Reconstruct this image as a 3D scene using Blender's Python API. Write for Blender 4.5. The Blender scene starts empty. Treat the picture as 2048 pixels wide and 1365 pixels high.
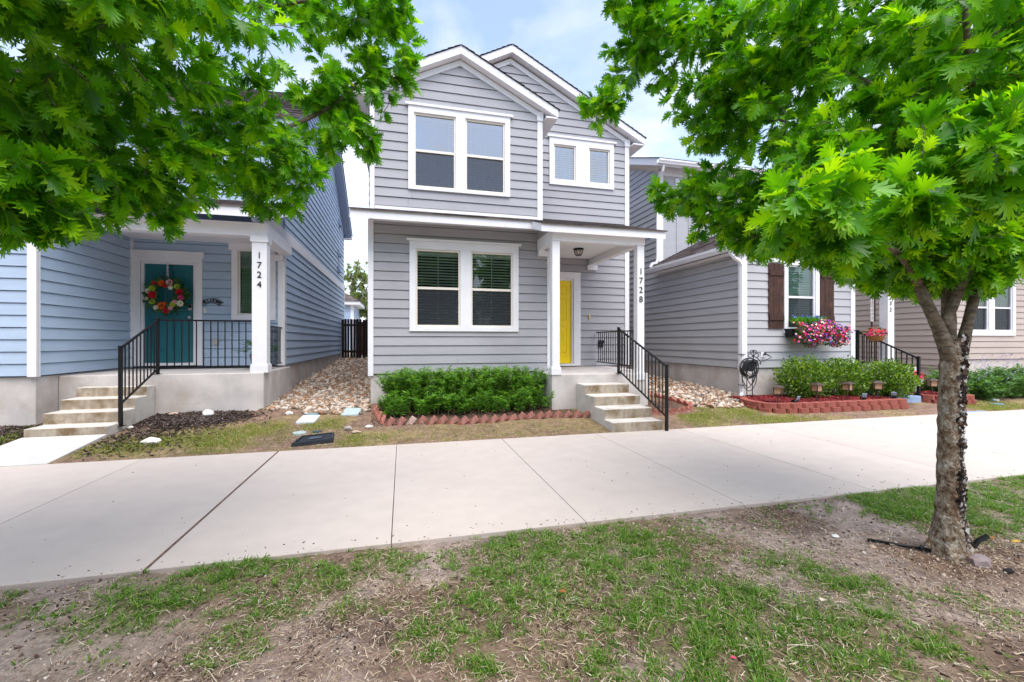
import bpy, bmesh, math, random
import numpy as np
from mathutils import Vector, Matrix, Euler, noise as mnoise
R = math.radians
rnd = random.Random(7)
rng = np.random.default_rng(11)
SC = bpy.context.scene
COL = SC.collection

# ------------------------------------------------------------------ camera, sky, sun, exposure
cam_d = bpy.data.cameras.new("camera")
cam = bpy.data.objects.new("camera", cam_d); COL.objects.link(cam)
cam.location = (0, 0, 1.42)
cam.rotation_euler = (R(90), 0, R(-14.1))
cam_d.sensor_width = 36.0; cam_d.sensor_fit = 'HORIZONTAL'
cam_d.lens = 872.0 / 2048.0 * 36.0
cam_d.clip_start = 0.05; cam_d.clip_end = 2000
SC.camera = cam

SUN_EL, SUN_AZ = 66.0, 170.0       # azimuth clockwise from +Y
sd = Vector((math.sin(R(SUN_AZ)) * math.cos(R(SUN_EL)), math.cos(R(SUN_AZ)) * math.cos(R(SUN_EL)), math.sin(R(SUN_EL))))
sl = bpy.data.lights.new("sun", 'SUN'); sl.energy = 1.75; sl.angle = R(60); sl.color = (1.0, 0.95, 0.88)
so = bpy.data.objects.new("sun", sl); COL.objects.link(so); so.location = (0, -10, 30)
so.rotation_euler = (-sd).to_track_quat('-Z', 'Y').to_euler()

W = bpy.data.worlds.new("World"); SC.world = W; W.use_nodes = True
def build_world():
    nt = W.node_tree; nt.nodes.clear()
    N = nt.nodes.new; L = nt.links.new
    out = N('ShaderNodeOutputWorld'); bg = N('ShaderNodeBackground'); bg.inputs['Strength'].default_value = 0.087
    sky = N('ShaderNodeTexSky'); sky.sky_type = 'NISHITA'; sky.sun_disc = False
    sky.sun_elevation = R(SUN_EL); sky.sun_rotation = R(SUN_AZ)
    sky.air_density = 1.0; sky.dust_density = 1.2; sky.ozone_density = 1.3
    tc = N('ShaderNodeTexCoord'); sep = N('ShaderNodeSeparateXYZ'); L(tc.outputs['Generated'], sep.inputs[0])
    mx = N('ShaderNodeMath'); mx.operation = 'MAXIMUM'; mx.inputs[1].default_value = 0.0; L(sep.outputs['Z'], mx.inputs[0])
    ad = N('ShaderNodeMath'); ad.operation = 'ADD'; ad.inputs[1].default_value = 0.22; L(mx.outputs[0], ad.inputs[0])
    dx = N('ShaderNodeMath'); dx.operation = 'DIVIDE'; L(sep.outputs['X'], dx.inputs[0]); L(ad.outputs[0], dx.inputs[1])
    dy = N('ShaderNodeMath'); dy.operation = 'DIVIDE'; L(sep.outputs['Y'], dy.inputs[0]); L(ad.outputs[0], dy.inputs[1])
    cmb = N('ShaderNodeCombineXYZ'); L(dx.outputs[0], cmb.inputs[0]); L(dy.outputs[0], cmb.inputs[1])
    cmb.inputs[2].default_value = 3.1
    n1 = N('ShaderNodeTexNoise'); n1.inputs['Scale'].default_value = 1.9; n1.inputs['Detail'].default_value = 7
    n1.inputs['Roughness'].default_value = 0.52; n1.inputs['Distortion'].default_value = 0.25
    L(cmb.outputs[0], n1.inputs['Vector'])
    rp = N('ShaderNodeValToRGB'); rp.color_ramp.elements[0].position = 0.45; rp.color_ramp.elements[1].position = 0.72
    rp.color_ramp.elements[0].color = (.16, .16, .16, 1); rp.color_ramp.elements[1].color = (1, 1, 1, 1)
    L(n1.outputs['Fac'], rp.inputs[0])
    # towards the horizon the cloud closes up
    hz = N('ShaderNodeMapRange'); hz.inputs['From Min'].default_value = 0.50; hz.inputs['From Max'].default_value = 0.05
    L(sep.outputs['Z'], hz.inputs['Value'])
    mxx = N('ShaderNodeMath'); mxx.operation = 'MAXIMUM'; L(rp.outputs[0], mxx.inputs[0])
    hm = N('ShaderNodeMath'); hm.operation = 'MULTIPLY'; hm.inputs[1].default_value = 0.80; L(hz.outputs[0], hm.inputs[0])
    L(hm.outputs[0], mxx.inputs[1])
    mix = N('ShaderNodeMix'); mix.data_type = 'RGBA'
    L(mxx.outputs[0], mix.inputs['Factor']); sb = N('ShaderNodeVectorMath'); sb.operation = 'SCALE'; sb.inputs['Scale'].default_value = 1.5; L(sky.outputs[0], sb.inputs[0]); L(sb.outputs[0], mix.inputs['A'])
    mix.inputs['B'].default_value = (5.0, 5.2, 5.7, 1)
    L(mix.outputs['Result'], bg.inputs['Color']); L(bg.outputs[0], out.inputs[0])
build_world()
SC.view_settings.view_transform = 'Standard'; SC.view_settings.look = 'None'
SC.view_settings.exposure = 1.5; SC.view_settings.gamma = 1.0
try: SC.cycles.use_denoising = True
except Exception: pass

# ------------------------------------------------------------------ materials
MATS = {}
def newmat(name):
    m = bpy.data.materials.new(name); m.use_nodes = True; m.node_tree.nodes.clear()
    return m, m.node_tree.nodes.new, m.node_tree.links.new
def M(name, col, rough=.6, var=.12, scale=6., bump=0., bscale=60., stretch=(1, 1, 1), spec=.3, metal=0., dirt=None, dscale=1.5, dlo=.5, dhi=.75, isl=0.):
    """Principled paint / concrete / metal with noise in colour, roughness and bump; dirt = second colour in blotches."""
    if name in MATS: return MATS[name]
    m, N, L = newmat(name)
    out = N('ShaderNodeOutputMaterial'); p = N('ShaderNodeBsdfPrincipled'); L(p.outputs[0], out.inputs[0])
    p.inputs['Metallic'].default_value = metal; p.inputs['Specular IOR Level'].default_value = spec
    tc = N('ShaderNodeTexCoord'); mp = N('ShaderNodeMapping'); mp.inputs['Scale'].default_value = stretch
    L(tc.outputs['Object'], mp.inputs[0])
    n = N('ShaderNodeTexNoise'); n.inputs['Scale'].default_value = scale; n.inputs['Detail'].default_value = 5; L(mp.outputs[0], n.inputs['Vector'])
    mr = N('ShaderNodeMapRange'); mr.inputs['From Min'].default_value = .3; mr.inputs['From Max'].default_value = .7
    mr.inputs['To Min'].default_value = 1 - var; mr.inputs['To Max'].default_value = 1 + var; L(n.outputs['Fac'], mr.inputs['Value'])
    vm = N('ShaderNodeVectorMath'); vm.operation = 'SCALE'; vm.inputs[0].default_value = col[:3]; L(mr.outputs[0], vm.inputs['Scale'])
    cur = vm.outputs[0]
    if isl:
        g = N('ShaderNodeNewGeometry'); mi = N('ShaderNodeMapRange'); mi.inputs['To Min'].default_value = 1 - isl; mi.inputs['To Max'].default_value = 1 + isl
        L(g.outputs['Random Per Island'], mi.inputs['Value'])
        v2 = N('ShaderNodeVectorMath'); v2.operation = 'SCALE'; L(cur, v2.inputs[0]); L(mi.outputs[0], v2.inputs['Scale']); cur = v2.outputs[0]
    if dirt is not None:
        n2 = N('ShaderNodeTexNoise'); n2.inputs['Scale'].default_value = dscale; n2.inputs['Detail'].default_value = 8; n2.inputs['Roughness'].default_value = .62
        L(tc.outputs['Object'], n2.inputs['Vector'])
        m2 = N('ShaderNodeMapRange'); m2.inputs['From Min'].default_value = dlo; m2.inputs['From Max'].default_value = dhi; L(n2.outputs['Fac'], m2.inputs['Value'])
        mm = N('ShaderNodeMix'); mm.data_type = 'RGBA'; L(m2.outputs[0], mm.inputs['Factor']); L(cur, mm.inputs['A']); mm.inputs['B'].default_value = (*dirt[:3], 1); cur = mm.outputs['Result']
    L(cur, p.inputs['Base Color'])
    rr = N('ShaderNodeMapRange'); rr.inputs['To Min'].default_value = max(.02, rough - .1); rr.inputs['To Max'].default_value = min(1, rough + .1)
    L(n.outputs['Fac'], rr.inputs['Value']); L(rr.outputs[0], p.inputs['Roughness'])
    if bump:
        n3 = N('ShaderNodeTexNoise'); n3.inputs['Scale'].default_value = bscale; n3.inputs['Detail'].default_value = 6; L(mp.outputs[0], n3.inputs['Vector'])
        b = N('ShaderNodeBump'); b.inputs['Strength'].default_value = bump; b.inputs['Distance'].default_value = .01
        L(n3.outputs['Fac'], b.inputs['Height']); L(b.outputs[0], p.inputs['Normal'])
    MATS[name] = m
    return m

def leafmat(name, cols, trans=.4, gloss=.35, rough=.42):
    """leaf: diffuse + translucent + sheen, colour picked per leaf"""
    m, N, L = newmat(name)
    out = N('ShaderNodeOutputMaterial'); g = N('ShaderNodeNewGeometry')
    rp = N('ShaderNodeValToRGB'); cr = rp.color_ramp
    while len(cr.elements) < len(cols): cr.elements.new(.5)
    for i, c in enumerate(cols):
        cr.elements[i].position = i / max(1, len(cols) - 1); cr.elements[i].color = (*c, 1)
    L(g.outputs['Random Per Island'], rp.inputs[0])
    p = N('ShaderNodeBsdfPrincipled'); p.inputs['Roughness'].default_value = rough; p.inputs['Specular IOR Level'].default_value = gloss
    L(rp.outputs[0], p.inputs['Base Color'])
    t = N('ShaderNodeBsdfTranslucent'); vm = N('ShaderNodeVectorMath'); vm.operation = 'MULTIPLY'; vm.inputs[1].default_value = (2.1, 1.8, .5)
    L(rp.outputs[0], vm.inputs[0]); L(vm.outputs[0], t.inputs[0])
    mx = N('ShaderNodeMixShader'); mx.inputs[0].default_value = trans; L(p.outputs[0], mx.inputs[1]); L(t.outputs[0], mx.inputs[2]); L(mx.outputs[0], out.inputs[0])
    return m

def islandmat(name, cols, rough=.8, spec=.25, bump=0., trans=0.):
    m, N, L = newmat(name)
    out = N('ShaderNodeOutputMaterial'); g = N('ShaderNodeNewGeometry')
    rp = N('ShaderNodeValToRGB'); cr = rp.color_ramp; cr.interpolation = 'CONSTANT' if len(cols) > 3 else 'LINEAR'
    while len(cr.elements) < len(cols): cr.elements.new(.5)
    for i, c in enumerate(cols):
        cr.elements[i].position = i / len(cols); cr.elements[i].color = (*c, 1)
    L(g.outputs['Random Per Island'], rp.inputs[0])
    p = N('ShaderNodeBsdfPrincipled'); p.inputs['Roughness'].default_value = rough; p.inputs['Specular IOR Level'].default_value = spec
    tc = N('ShaderNodeTexCoord'); n = N('ShaderNodeTexNoise'); n.inputs['Scale'].default_value = 30; L(tc.outputs['Object'], n.inputs['Vector'])
    mr = N('ShaderNodeMapRange'); mr.inputs['To Min'].default_value = .75; mr.inputs['To Max'].default_value = 1.25; L(n.outputs['Fac'], mr.inputs['Value'])
    vm = N('ShaderNodeVectorMath'); vm.operation = 'SCALE'; L(rp.outputs[0], vm.inputs[0]); L(mr.outputs[0], vm.inputs['Scale'])
    L(vm.outputs[0], p.inputs['Base Color'])
    L(p.outputs[0], out.inputs[0])
    return m

def glassmat(name, tint=(.93, .98, .96), refl=.9, ior=3.6):
    m, N, L = newmat(name)
    out = N('ShaderNodeOutputMaterial'); tr = N('ShaderNodeBsdfTransparent'); tr.inputs[0].default_value = (*tint, 1)
    gl = N('ShaderNodeBsdfGlossy'); gl.inputs['Roughness'].default_value = .01; gl.inputs[0].default_value = (refl, refl, refl, 1)
    fr = N('ShaderNodeFresnel'); fr.inputs[0].default_value = ior
    tc = N('ShaderNodeTexCoord'); n = N('ShaderNodeTexNoise'); n.inputs['Scale'].default_value = 1.6; L(tc.outputs['Object'], n.inputs['Vector'])
    b = N('ShaderNodeBump'); b.inputs['Strength'].default_value = .06; b.inputs['Distance'].default_value = .05; L(n.outputs['Fac'], b.inputs['Height']); L(b.outputs[0], gl.inputs['Normal'])
    mx = N('ShaderNodeMixShader'); L(fr.outputs[0], mx.inputs[0]); L(tr.outputs[0], mx.inputs[1]); L(gl.outputs[0], mx.inputs[2]); L(mx.outputs[0], out.inputs[0])
    return m
def screenmat():
    m, N, L = newmat('insect_screen')
    out = N('ShaderNodeOutputMaterial'); tr = N('ShaderNodeBsdfTransparent'); d = N('ShaderNodeBsdfDiffuse'); d.inputs[0].default_value = (.05, .055, .065, 1)
    mx = N('ShaderNodeMixShader'); mx.inputs[0].default_value = .55; L(tr.outputs[0], mx.inputs[1]); L(d.outputs[0], mx.inputs[2]); L(mx.outputs[0], out.inputs[0])
    return m

def siding_mat(name, col):
    return M(name, col, rough=.62, var=.045, scale=3., bump=.18, bscale=26, stretch=(.35, .35, 3.2), spec=.25, isl=.035, dirt=tuple(c * .86 for c in col), dscale=.9, dlo=.5, dhi=.8)
S_GRAY = siding_mat('gray_siding', (.38, .376, .405))
S_BLUE = siding_mat('blue_siding', (.40, .505, .65))
S_LGRAY = siding_mat('light_gray_siding', (.44, .44, .462))
S_BEIGE = siding_mat('beige_siding', (.49, .415, .37))
WHITE = M('white_trim', (.80, .795, .83), rough=.5, var=.03, scale=4, spec=.3, dirt=(.70, .69, .71), dscale=1.3, dlo=.55, dhi=.85)
CREAM = M('cream_vinyl', (.78, .72, .65), rough=.45, var=.03, scale=4)
CONC = M('foundation_concrete', (.57, .535, .52), rough=.9, var=.13, scale=3.5, bump=.25, bscale=40, spec=.15, dirt=(.42, .335, .285), dscale=1.6, dlo=.5, dhi=.76)
STEPC = M('step_concrete', (.56, .53, .49), rough=.9, var=.10, scale=5, bump=.3, bscale=55, spec=.15, dirt=(.40, .36, .31), dscale=3.4, dlo=.5, dhi=.75)
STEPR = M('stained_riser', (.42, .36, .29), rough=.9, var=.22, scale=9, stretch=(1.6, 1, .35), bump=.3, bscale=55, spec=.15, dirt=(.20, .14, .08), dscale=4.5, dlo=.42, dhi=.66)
BLACK = M('black_metal', (.006, .0065, .0075), rough=.38, var=.2, scale=20, spec=.3)
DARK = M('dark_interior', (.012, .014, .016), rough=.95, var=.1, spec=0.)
BLIND = M('white_blind', (.86, .90, .88), rough=.6, var=.04)
BLINDG = M('green_tinted_blind', (.50, .74, .66), rough=.6, var=.04)
YELLOW = M('yellow_paint', (.96, .69, .002), rough=.4, var=.05, scale=3, bump=.06, bscale=30, spec=.4)
TEAL = M('teal_paint', (.014, .14, .17), rough=.42, var=.08, scale=3, bump=.06, bscale=30, spec=.4)
GLASS = glassmat('window_glass', (.93, .98, .96), .95, 4.3); GLASSL = glassmat('shaded_window_glass', (.93, 1., .95), .9, 2.0)
SCREEN = screenmat()
BRASS = M('brass', (.62, .45, .16), rough=.35, var=.1, metal=.8)
STEEL = M('satin_steel', (.5, .5, .5), rough=.35, var=.1, metal=.9)
REDBLOCK = M('red_block', (.30, .095, .075), rough=.92, var=.22, scale=14, bump=.5, bscale=70, spec=.1, dirt=(.22, .10, .075), dscale=5, dlo=.5, dhi=.75)
REDBRICK = M('red_brick', (.30, .10, .075), rough=.92, var=.28, scale=18, bump=.5, bscale=80, spec=.1, dirt=(.46, .28, .25), dscale=9, dlo=.45, dhi=.70)
PALEBRICK = M('pale_brick', (.50, .36, .32), rough=.95, var=.2, scale=18, bump=.5, bscale=80, spec=.1)
DARKWOOD = M('dark_stained_wood', (.055, .026, .018), rough=.7, var=.45, scale=6, bump=.5, bscale=24, stretch=(6, 6, .6), spec=.3, dirt=(.15, .065, .042), dscale=7, dlo=.55, dhi=.8)
FENCE = M('weathered_dark_fence', (.022, .018, .017), rough=.9, var=.4, scale=5, bump=.5, bscale=24, stretch=(6, 6, .5), spec=.15)
FENCER = M('red_brown_fence', (.10, .035, .022), rough=.9, var=.4, scale=5, bump=.5, bscale=24, stretch=(6, 6, .5), spec=.15)
BLUEC = M('blue_painted_concrete', (.26, .36, .53), rough=.75, var=.12, scale=5, bump=.2, bscale=50, dirt=(.42, .48, .56), dscale=4, dlo=.58, dhi=.75)
def shingle_mat():
    m, N, L = newmat('roof_shingles')
    out = N('ShaderNodeOutputMaterial'); p = N('ShaderNodeBsdfPrincipled'); p.inputs['Roughness'].default_value = .95; p.inputs['Specular IOR Level'].default_value = .1
    g = N('ShaderNodeNewGeometry'); mi = N('ShaderNodeValToRGB'); cr = mi.color_ramp
    cr.elements[0].color = (.055, .048, .05, 1); cr.elements[1].color = (.19, .155, .15, 1)
    L(g.outputs['Random Per Island'], mi.inputs[0])
    tc = N('ShaderNodeTexCoord'); n = N('ShaderNodeTexNoise'); n.inputs['Scale'].default_value = 90; n.inputs['Detail'].default_value = 3; L(tc.outputs['Object'], n.inputs['Vector'])
    mr = N('ShaderNodeMapRange'); mr.inputs['To Min'].default_value = .5; mr.inputs['To Max'].default_value = 1.5; L(n.outputs['Fac'], mr.inputs['Value'])
    vm = N('ShaderNodeVectorMath'); vm.operation = 'SCALE'; L(mi.outputs[0], vm.inputs[0]); L(mr.outputs[0], vm.inputs['Scale']); L(vm.outputs[0], p.inputs['Base Color'])
    b = N('ShaderNodeBump'); b.inputs['Strength'].default_value = .4; b.inputs['Distance'].default_value = .01; L(n.outputs['Fac'], b.inputs['Height']); L(b.outputs[0], p.inputs['Normal'])
    L(p.outputs[0], out.inputs[0])
    return m
SHINGLE = shingle_mat()

# ------------------------------------------------------------------ mesh helpers
class Frame:
    """wall frame: x along u, o outward along n, z up"""
    def __init__(s, O, u, n): s.O = Vector((*O, 0)) if len(O) == 2 else Vector(O); s.u = Vector(u); s.n = Vector(n)
    def p(s, x, o, z): return s.O + s.u * x + s.n * o + Vector((0, 0, z))
class MB:
    def __init__(s): s.v = []; s.f = []
    def add(s, vs, fs):
        b = len(s.v); s.v += [tuple(v) for v in vs]; s.f += [tuple(i + b for i in f) for f in fs]
    def hexa(s, c): s.add(c, [(0, 3, 2, 1), (4, 5, 6, 7), (0, 1, 5, 4), (1, 2, 6, 5), (2, 3, 7, 6), (3, 0, 4, 7)])
    def box(s, x0, x1, y0, y1, z0, z1):
        s.hexa([(x0, y0, z0), (x1, y0, z0), (x1, y1, z0), (x0, y1, z0), (x0, y0, z1), (x1, y0, z1), (x1, y1, z1), (x0, y1, z1)])
    def fbox(s, fr, x0, x1, o0, o1, z0, z1):
        c = [fr.p(x, o, z) for z in (z0, z1) for (x, o) in ((x0, o1), (x1, o1), (x1, o0), (x0, o0))]
        s.hexa(c)
    def bar(s, a, b, w, h, up=(0, 0, 1)):
        a = Vector(a); b = Vector(b); d = (b - a).normalized(); up = Vector(up)
        if abs(d.dot(up)) > .99: up = Vector((0, 1, 0))
        x = d.cross(up).normalized(); y = x.cross(d)
        c = [q + x * (sx * w / 2) + y * (sy * h / 2) for q in (a, b) for sx, sy in ((-1, -1), (1, -1), (1, 1), (-1, 1))]
        s.add(c, [(0, 1, 2, 3), (7, 6, 5, 4), (1, 0, 4, 5), (2, 1, 5, 6), (3, 2, 6, 7), (0, 3, 7, 4)])
    def tube(s, pts, rad, n=8, cap=True):
        pts = [Vector(p) for p in pts]
        if not hasattr(rad, '__len__'): rad = [rad] * len(pts)
        b = len(s.v); up = None
        for i, p in enumerate(pts):
            d = (pts[min(i + 1, len(pts) - 1)] - pts[max(i - 1, 0)]).normalized()
            if up is None: up = d.orthogonal().normalized()
            up = (up - d * up.dot(d)).normalized(); w = d.cross(up)
            for k in range(n):
                a = 2 * math.pi * k / n
                s.v.append(tuple(p + (up * math.cos(a) + w * math.sin(a)) * rad[i]))
        for i in range(len(pts) - 1):
            for k in range(n):
                a0 = b + i * n + k; a1 = b + i * n + (k + 1) % n
                s.f.append((a0, a1, a1 + n, a0 + n))
        if cap:
            s.f.append(tuple(b + k for k in reversed(range(n)))); s.f.append(tuple(b + (len(pts) - 1) * n + k for k in range(n)))
    def lathe(s, prof, c=(0, 0, 0), n=16, ax='z'):
        b = len(s.v)
        for r, h in prof:
            for k in range(n):
                a = 2 * math.pi * k / n; x, y = r * math.cos(a), r * math.sin(a)
                q = (x, y, h) if ax == 'z' else (x, -h, y)
                s.v.append((c[0] + q[0], c[1] + q[1], c[2] + q[2]))
        for i in range(len(prof) - 1):
            for k in range(n):
                a0 = b + i * n + k; a1 = b + i * n + (k + 1) % n
                s.f.append((a0, a1, a1 + n, a0 + n))
        s.f.append(tuple(b + k for k in reversed(range(n)))); s.f.append(tuple(b + (len(prof) - 1) * n + k for k in range(n)))
    def prism(s, poly, fn):
        """poly: 2-D outline; fn(p, t) -> 3-D point at t = 0 and 1"""
        n = len(poly); s.add([fn(p, 0) for p in poly] + [fn(p, 1) for p in poly],
            [tuple(reversed(range(n))), tuple(range(n, 2 * n))] + [(i, (i + 1) % n, n + (i + 1) % n, n + i) for i in range(n)])
    def mesh(s, name, bevel=0.):
        me = bpy.data.meshes.new(name); me.from_pydata(s.v, [], s.f); me.update()
        bm = bmesh.new(); bm.from_mesh(me); bmesh.ops.recalc_face_normals(bm, faces=bm.faces)
        if bevel: bmesh.ops.bevel(bm, geom=[e for e in bm.edges if len(e.link_faces) == 2 and e.calc_face_angle(0) > .6], offset=bevel, segments=2, affect='EDGES', profile=.6)
        bm.to_mesh(me); bm.free(); return me
    def build(s, name, mat, parent=None, bevel=0., smooth=False):
        return put(name, s.mesh(name, bevel), mat, parent, smooth)
def put(name, me, mat, parent=None, smooth=False):
    o = bpy.data.objects.new(name, me); COL.objects.link(o)
    me.materials.clear()
    for m in (mat if isinstance(mat, (list, tuple)) else [mat]): me.materials.append(m)
    if smooth: me.polygons.foreach_set('use_smooth', [True] * len(me.polygons))
    if parent is not None: adopt(o, parent)
    return o
def adopt(o, parent):
    o.parent = parent
    if parent.type == 'EMPTY': o.matrix_parent_inverse = Matrix.Translation(-Vector(parent.location))
def thing(name, label, cat, loc, group=None):
    o = bpy.data.objects.new(name, None); COL.objects.link(o); o.location = loc; o.empty_display_size = .2
    return tag(o, label, cat, group)
def tag(o, label, cat, group=None, kind=None):
    if label: o['label'] = label
    if cat: o['category'] = cat
    if group: o['group'] = group
    if kind: o['kind'] = kind
    return o
def struct(o): o['kind'] = 'structure'; return o
def stuff(o, label=None, cat=None): o['kind'] = 'stuff'; return tag(o, label, cat)
def dup(root, loc, rotz=None, label=None, group=None, scale=None):
    r = root.copy(); COL.objects.link(r); r.location = loc
    if rotz is not None: r.rotation_euler = (0, 0, rotz)
    if scale: r.scale = (scale,) * 3
    if label: r['label'] = label
    if group: r['group'] = group
    for ch in root.children:
        c = ch.copy(); COL.objects.link(c); c.parent = r
        for g in ch.children:
            d = g.copy(); COL.objects.link(d); d.parent = c
    return r
ORD = 'first second third fourth fifth sixth seventh eighth ninth tenth eleventh twelfth thirteenth fourteenth fifteenth sixteenth seventeenth eighteenth nineteenth twentieth twenty-first twenty-second twenty-third twenty-fourth twenty-fifth twenty-sixth'.split()

def scatter(name, tv, tf, Rm, T, S, mat, parent=None, smooth=False):
    """many transformed copies of one little template in ONE mesh (leaves, blades, stones): Rm (n,3,3), T (n,3), S (n,) or (n,3)"""
    tv = np.asarray(tv, float); n = len(T)
    S = np.asarray(S, float); S = S[:, None] if S.ndim == 1 else S
    V = np.einsum('nij,nkj->nki', Rm, tv[None] * S[:, None, :]) + T[:, None, :]
    nv = len(tv); tot = np.array([len(f) for f in tf]); flat = np.concatenate([np.array(f) for f in tf])
    loops = (flat[None] + (np.arange(n) * nv)[:, None]).ravel()
    starts = np.concatenate([[0], np.cumsum(np.tile(tot, n))[:-1]])
    me = bpy.data.meshes.new(name)
    me.vertices.add(n * nv); me.vertices.foreach_set('co', V.ravel().astype(np.float32))
    me.loops.add(len(loops)); me.loops.foreach_set('vertex_index', loops.astype(np.int32))
    me.polygons.add(len(starts)); me.polygons.foreach_set('loop_start', starts.astype(np.int32))
    me.update(calc_edges=True); me.validate()
    return put(name, me, mat, parent, smooth)
def rots(fwd, up):
    """rotation matrices with local x = fwd, local z close to up"""
    x = fwd / np.linalg.norm(fwd, axis=1, keepdims=True)
    y = np.cross(up, x); y /= np.linalg.norm(y, axis=1, keepdims=True) + 1e-9
    z = np.cross(x, y)
    return np.stack([x, y, z], axis=2)
def rdir(n): v = rng.normal(size=(n, 3)); return v / np.linalg.norm(v, axis=1, keepdims=True)
def vnoise(x, y, sc, seed=0):
    """smooth 2-D value noise, 0..1"""
    x = np.asarray(x, float) * sc + 113.7 * seed + 1000; y = np.asarray(y, float) * sc + 57.3 * seed + 1000
    xi = np.floor(x).astype(np.int64); yi = np.floor(y).astype(np.int64); fx = x - xi; fy = y - yi
    fx = fx * fx * (3 - 2 * fx); fy = fy * fy * (3 - 2 * fy)
    def h(a, b):
        k = (a * 374761393 + b * 668265263 + seed * 974634) & 0x7fffffff
        k = ((k ^ (k >> 13)) * 1274126177) & 0x7fffffff
        return ((k ^ (k >> 16)) & 0xffff) / 65535.
    return (h(xi, yi) * (1 - fx) + h(xi + 1, yi) * fx) * (1 - fy) + (h(xi, yi + 1) * (1 - fx) + h(xi + 1, yi + 1) * fx) * fy
def fbm(x, y, sc, seed=0, o=4):
    t = 0; a = .5
    for i in range(o): t = t + a * vnoise(x, y, sc * 2 ** i, seed + i); a *= .5
    return t / (1 - .5 ** o)
def text_mesh(s, size, depth, name='lettering', bold=0.):
    cu = bpy.data.curves.new(name, 'FONT'); cu.body = s; cu.size = size; cu.extrude = depth; cu.offset = bold; cu.align_x = 'CENTER'; cu.align_y = 'CENTER'
    o = bpy.data.objects.new(name, cu); COL.objects.link(o)
    me = bpy.data.meshes.new_from_object(o.evaluated_get(bpy.context.evaluated_depsgraph_get())); me.name = name
    bpy.data.objects.remove(o); bpy.data.curves.remove(cu); return me

def gz(x, y):
    """ground height: flat street side, rising towards the houses"""
    return np.interp(y, [-300, 0, 6.15, 6.4, 8.2, 9.5, 19., 40, 300], [0, 0, 0, .02, .21, .28, .64, .9, .9])
def gzf(x, y): return float(gz(x, y))
# ------------------------------------------------------------------ house-building parts
E_LAP = .178
def siding(fr, x0, x1, z0, z1, zbase, holes=(), bounds=None, E=E_LAP):
    """lap siding: every course a tilted board with a lip; holes = (x0,x1,z0,z1) openings; bounds(z) -> (left, right) for gables"""
    mb = MB(); B = bounds or (lambda z: (x0, x1)); T = .019; jr = random.Random(int(x0 * 131 + z0 * 977 + x1 * 17))
    k = math.floor((z0 - zbase) / E)
    while zbase + k * E < z1 - 1e-6:
        zb = zbase + k * E; lo = max(zb, z0); hi = min(zb + E, z1); k += 1
        cuts = sorted({lo, hi} | {z for h in holes for z in h[2:4] if lo < z < hi})
        for a, b in zip(cuts[:-1], cuts[1:]):
            if b - a < 1e-4: continue
            m = (a + b) / 2; la, ra = B(a); lb, rb = B(b)
            hs = sorted([h for h in holes if h[2] < m < h[3]])
            spans = []; pa, pb = la, lb
            for h in hs: spans.append((pa, pb, h[0], h[0])); pa = pb = h[1]
            spans.append((pa, pb, ra, rb))
            oa = T * (1 - (a - zb) / E) + .002; ob = T * (1 - (b - zb) / E) + .002
            sp2 = []
            for (xa, xb, ya, yb) in spans:                  # butt joints here and there
                l, r = max(xa, xb), min(ya, yb)
                if r - l > 1.6 and jr.random() < .75:
                    j = jr.uniform(l + .4, r - .4); sp2 += [(xa, xb, j - .0012, j - .0012), (j + .0012, j + .0012, ya, yb)]
                else: sp2.append((xa, xb, ya, yb))
            for (xa, xb, ya, yb) in sp2:
                if ya - xa < .01: continue
                if abs(a - zb) < 1e-6 and b - a > .03:          # groove added under the lip to darken its shadow line
                    g = .0115; t = g / (b - a); xg = xa + (xb - xa) * t; yg = ya + (yb - ya) * t; og = oa + (ob - oa) * t
                    mb.add([fr.p(xa, .002, a), fr.p(ya, .002, a), fr.p(ya, -.022, a), fr.p(xa, -.022, a), fr.p(xg, -.022, a + g), fr.p(yg, -.022, a + g), fr.p(yg, og, a + g), fr.p(xg, og, a + g), fr.p(yb, ob, b), fr.p(xb, ob, b)], [(0, 1, 2, 3), (3, 2, 5, 4), (4, 5, 6, 7), (7, 6, 8, 9)])
                else: mb.add([fr.p(xa, oa, a), fr.p(ya, oa, a), fr.p(yb, ob, b), fr.p(xb, ob, b)], [(0, 1, 2, 3)])
    return mb
def sidebuild(mb, name, mat, parent):
    me = bpy.data.meshes.new(name); me.from_pydata(mb.v, [], mb.f); me.update(); return put(name, me, mat, parent)

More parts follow.
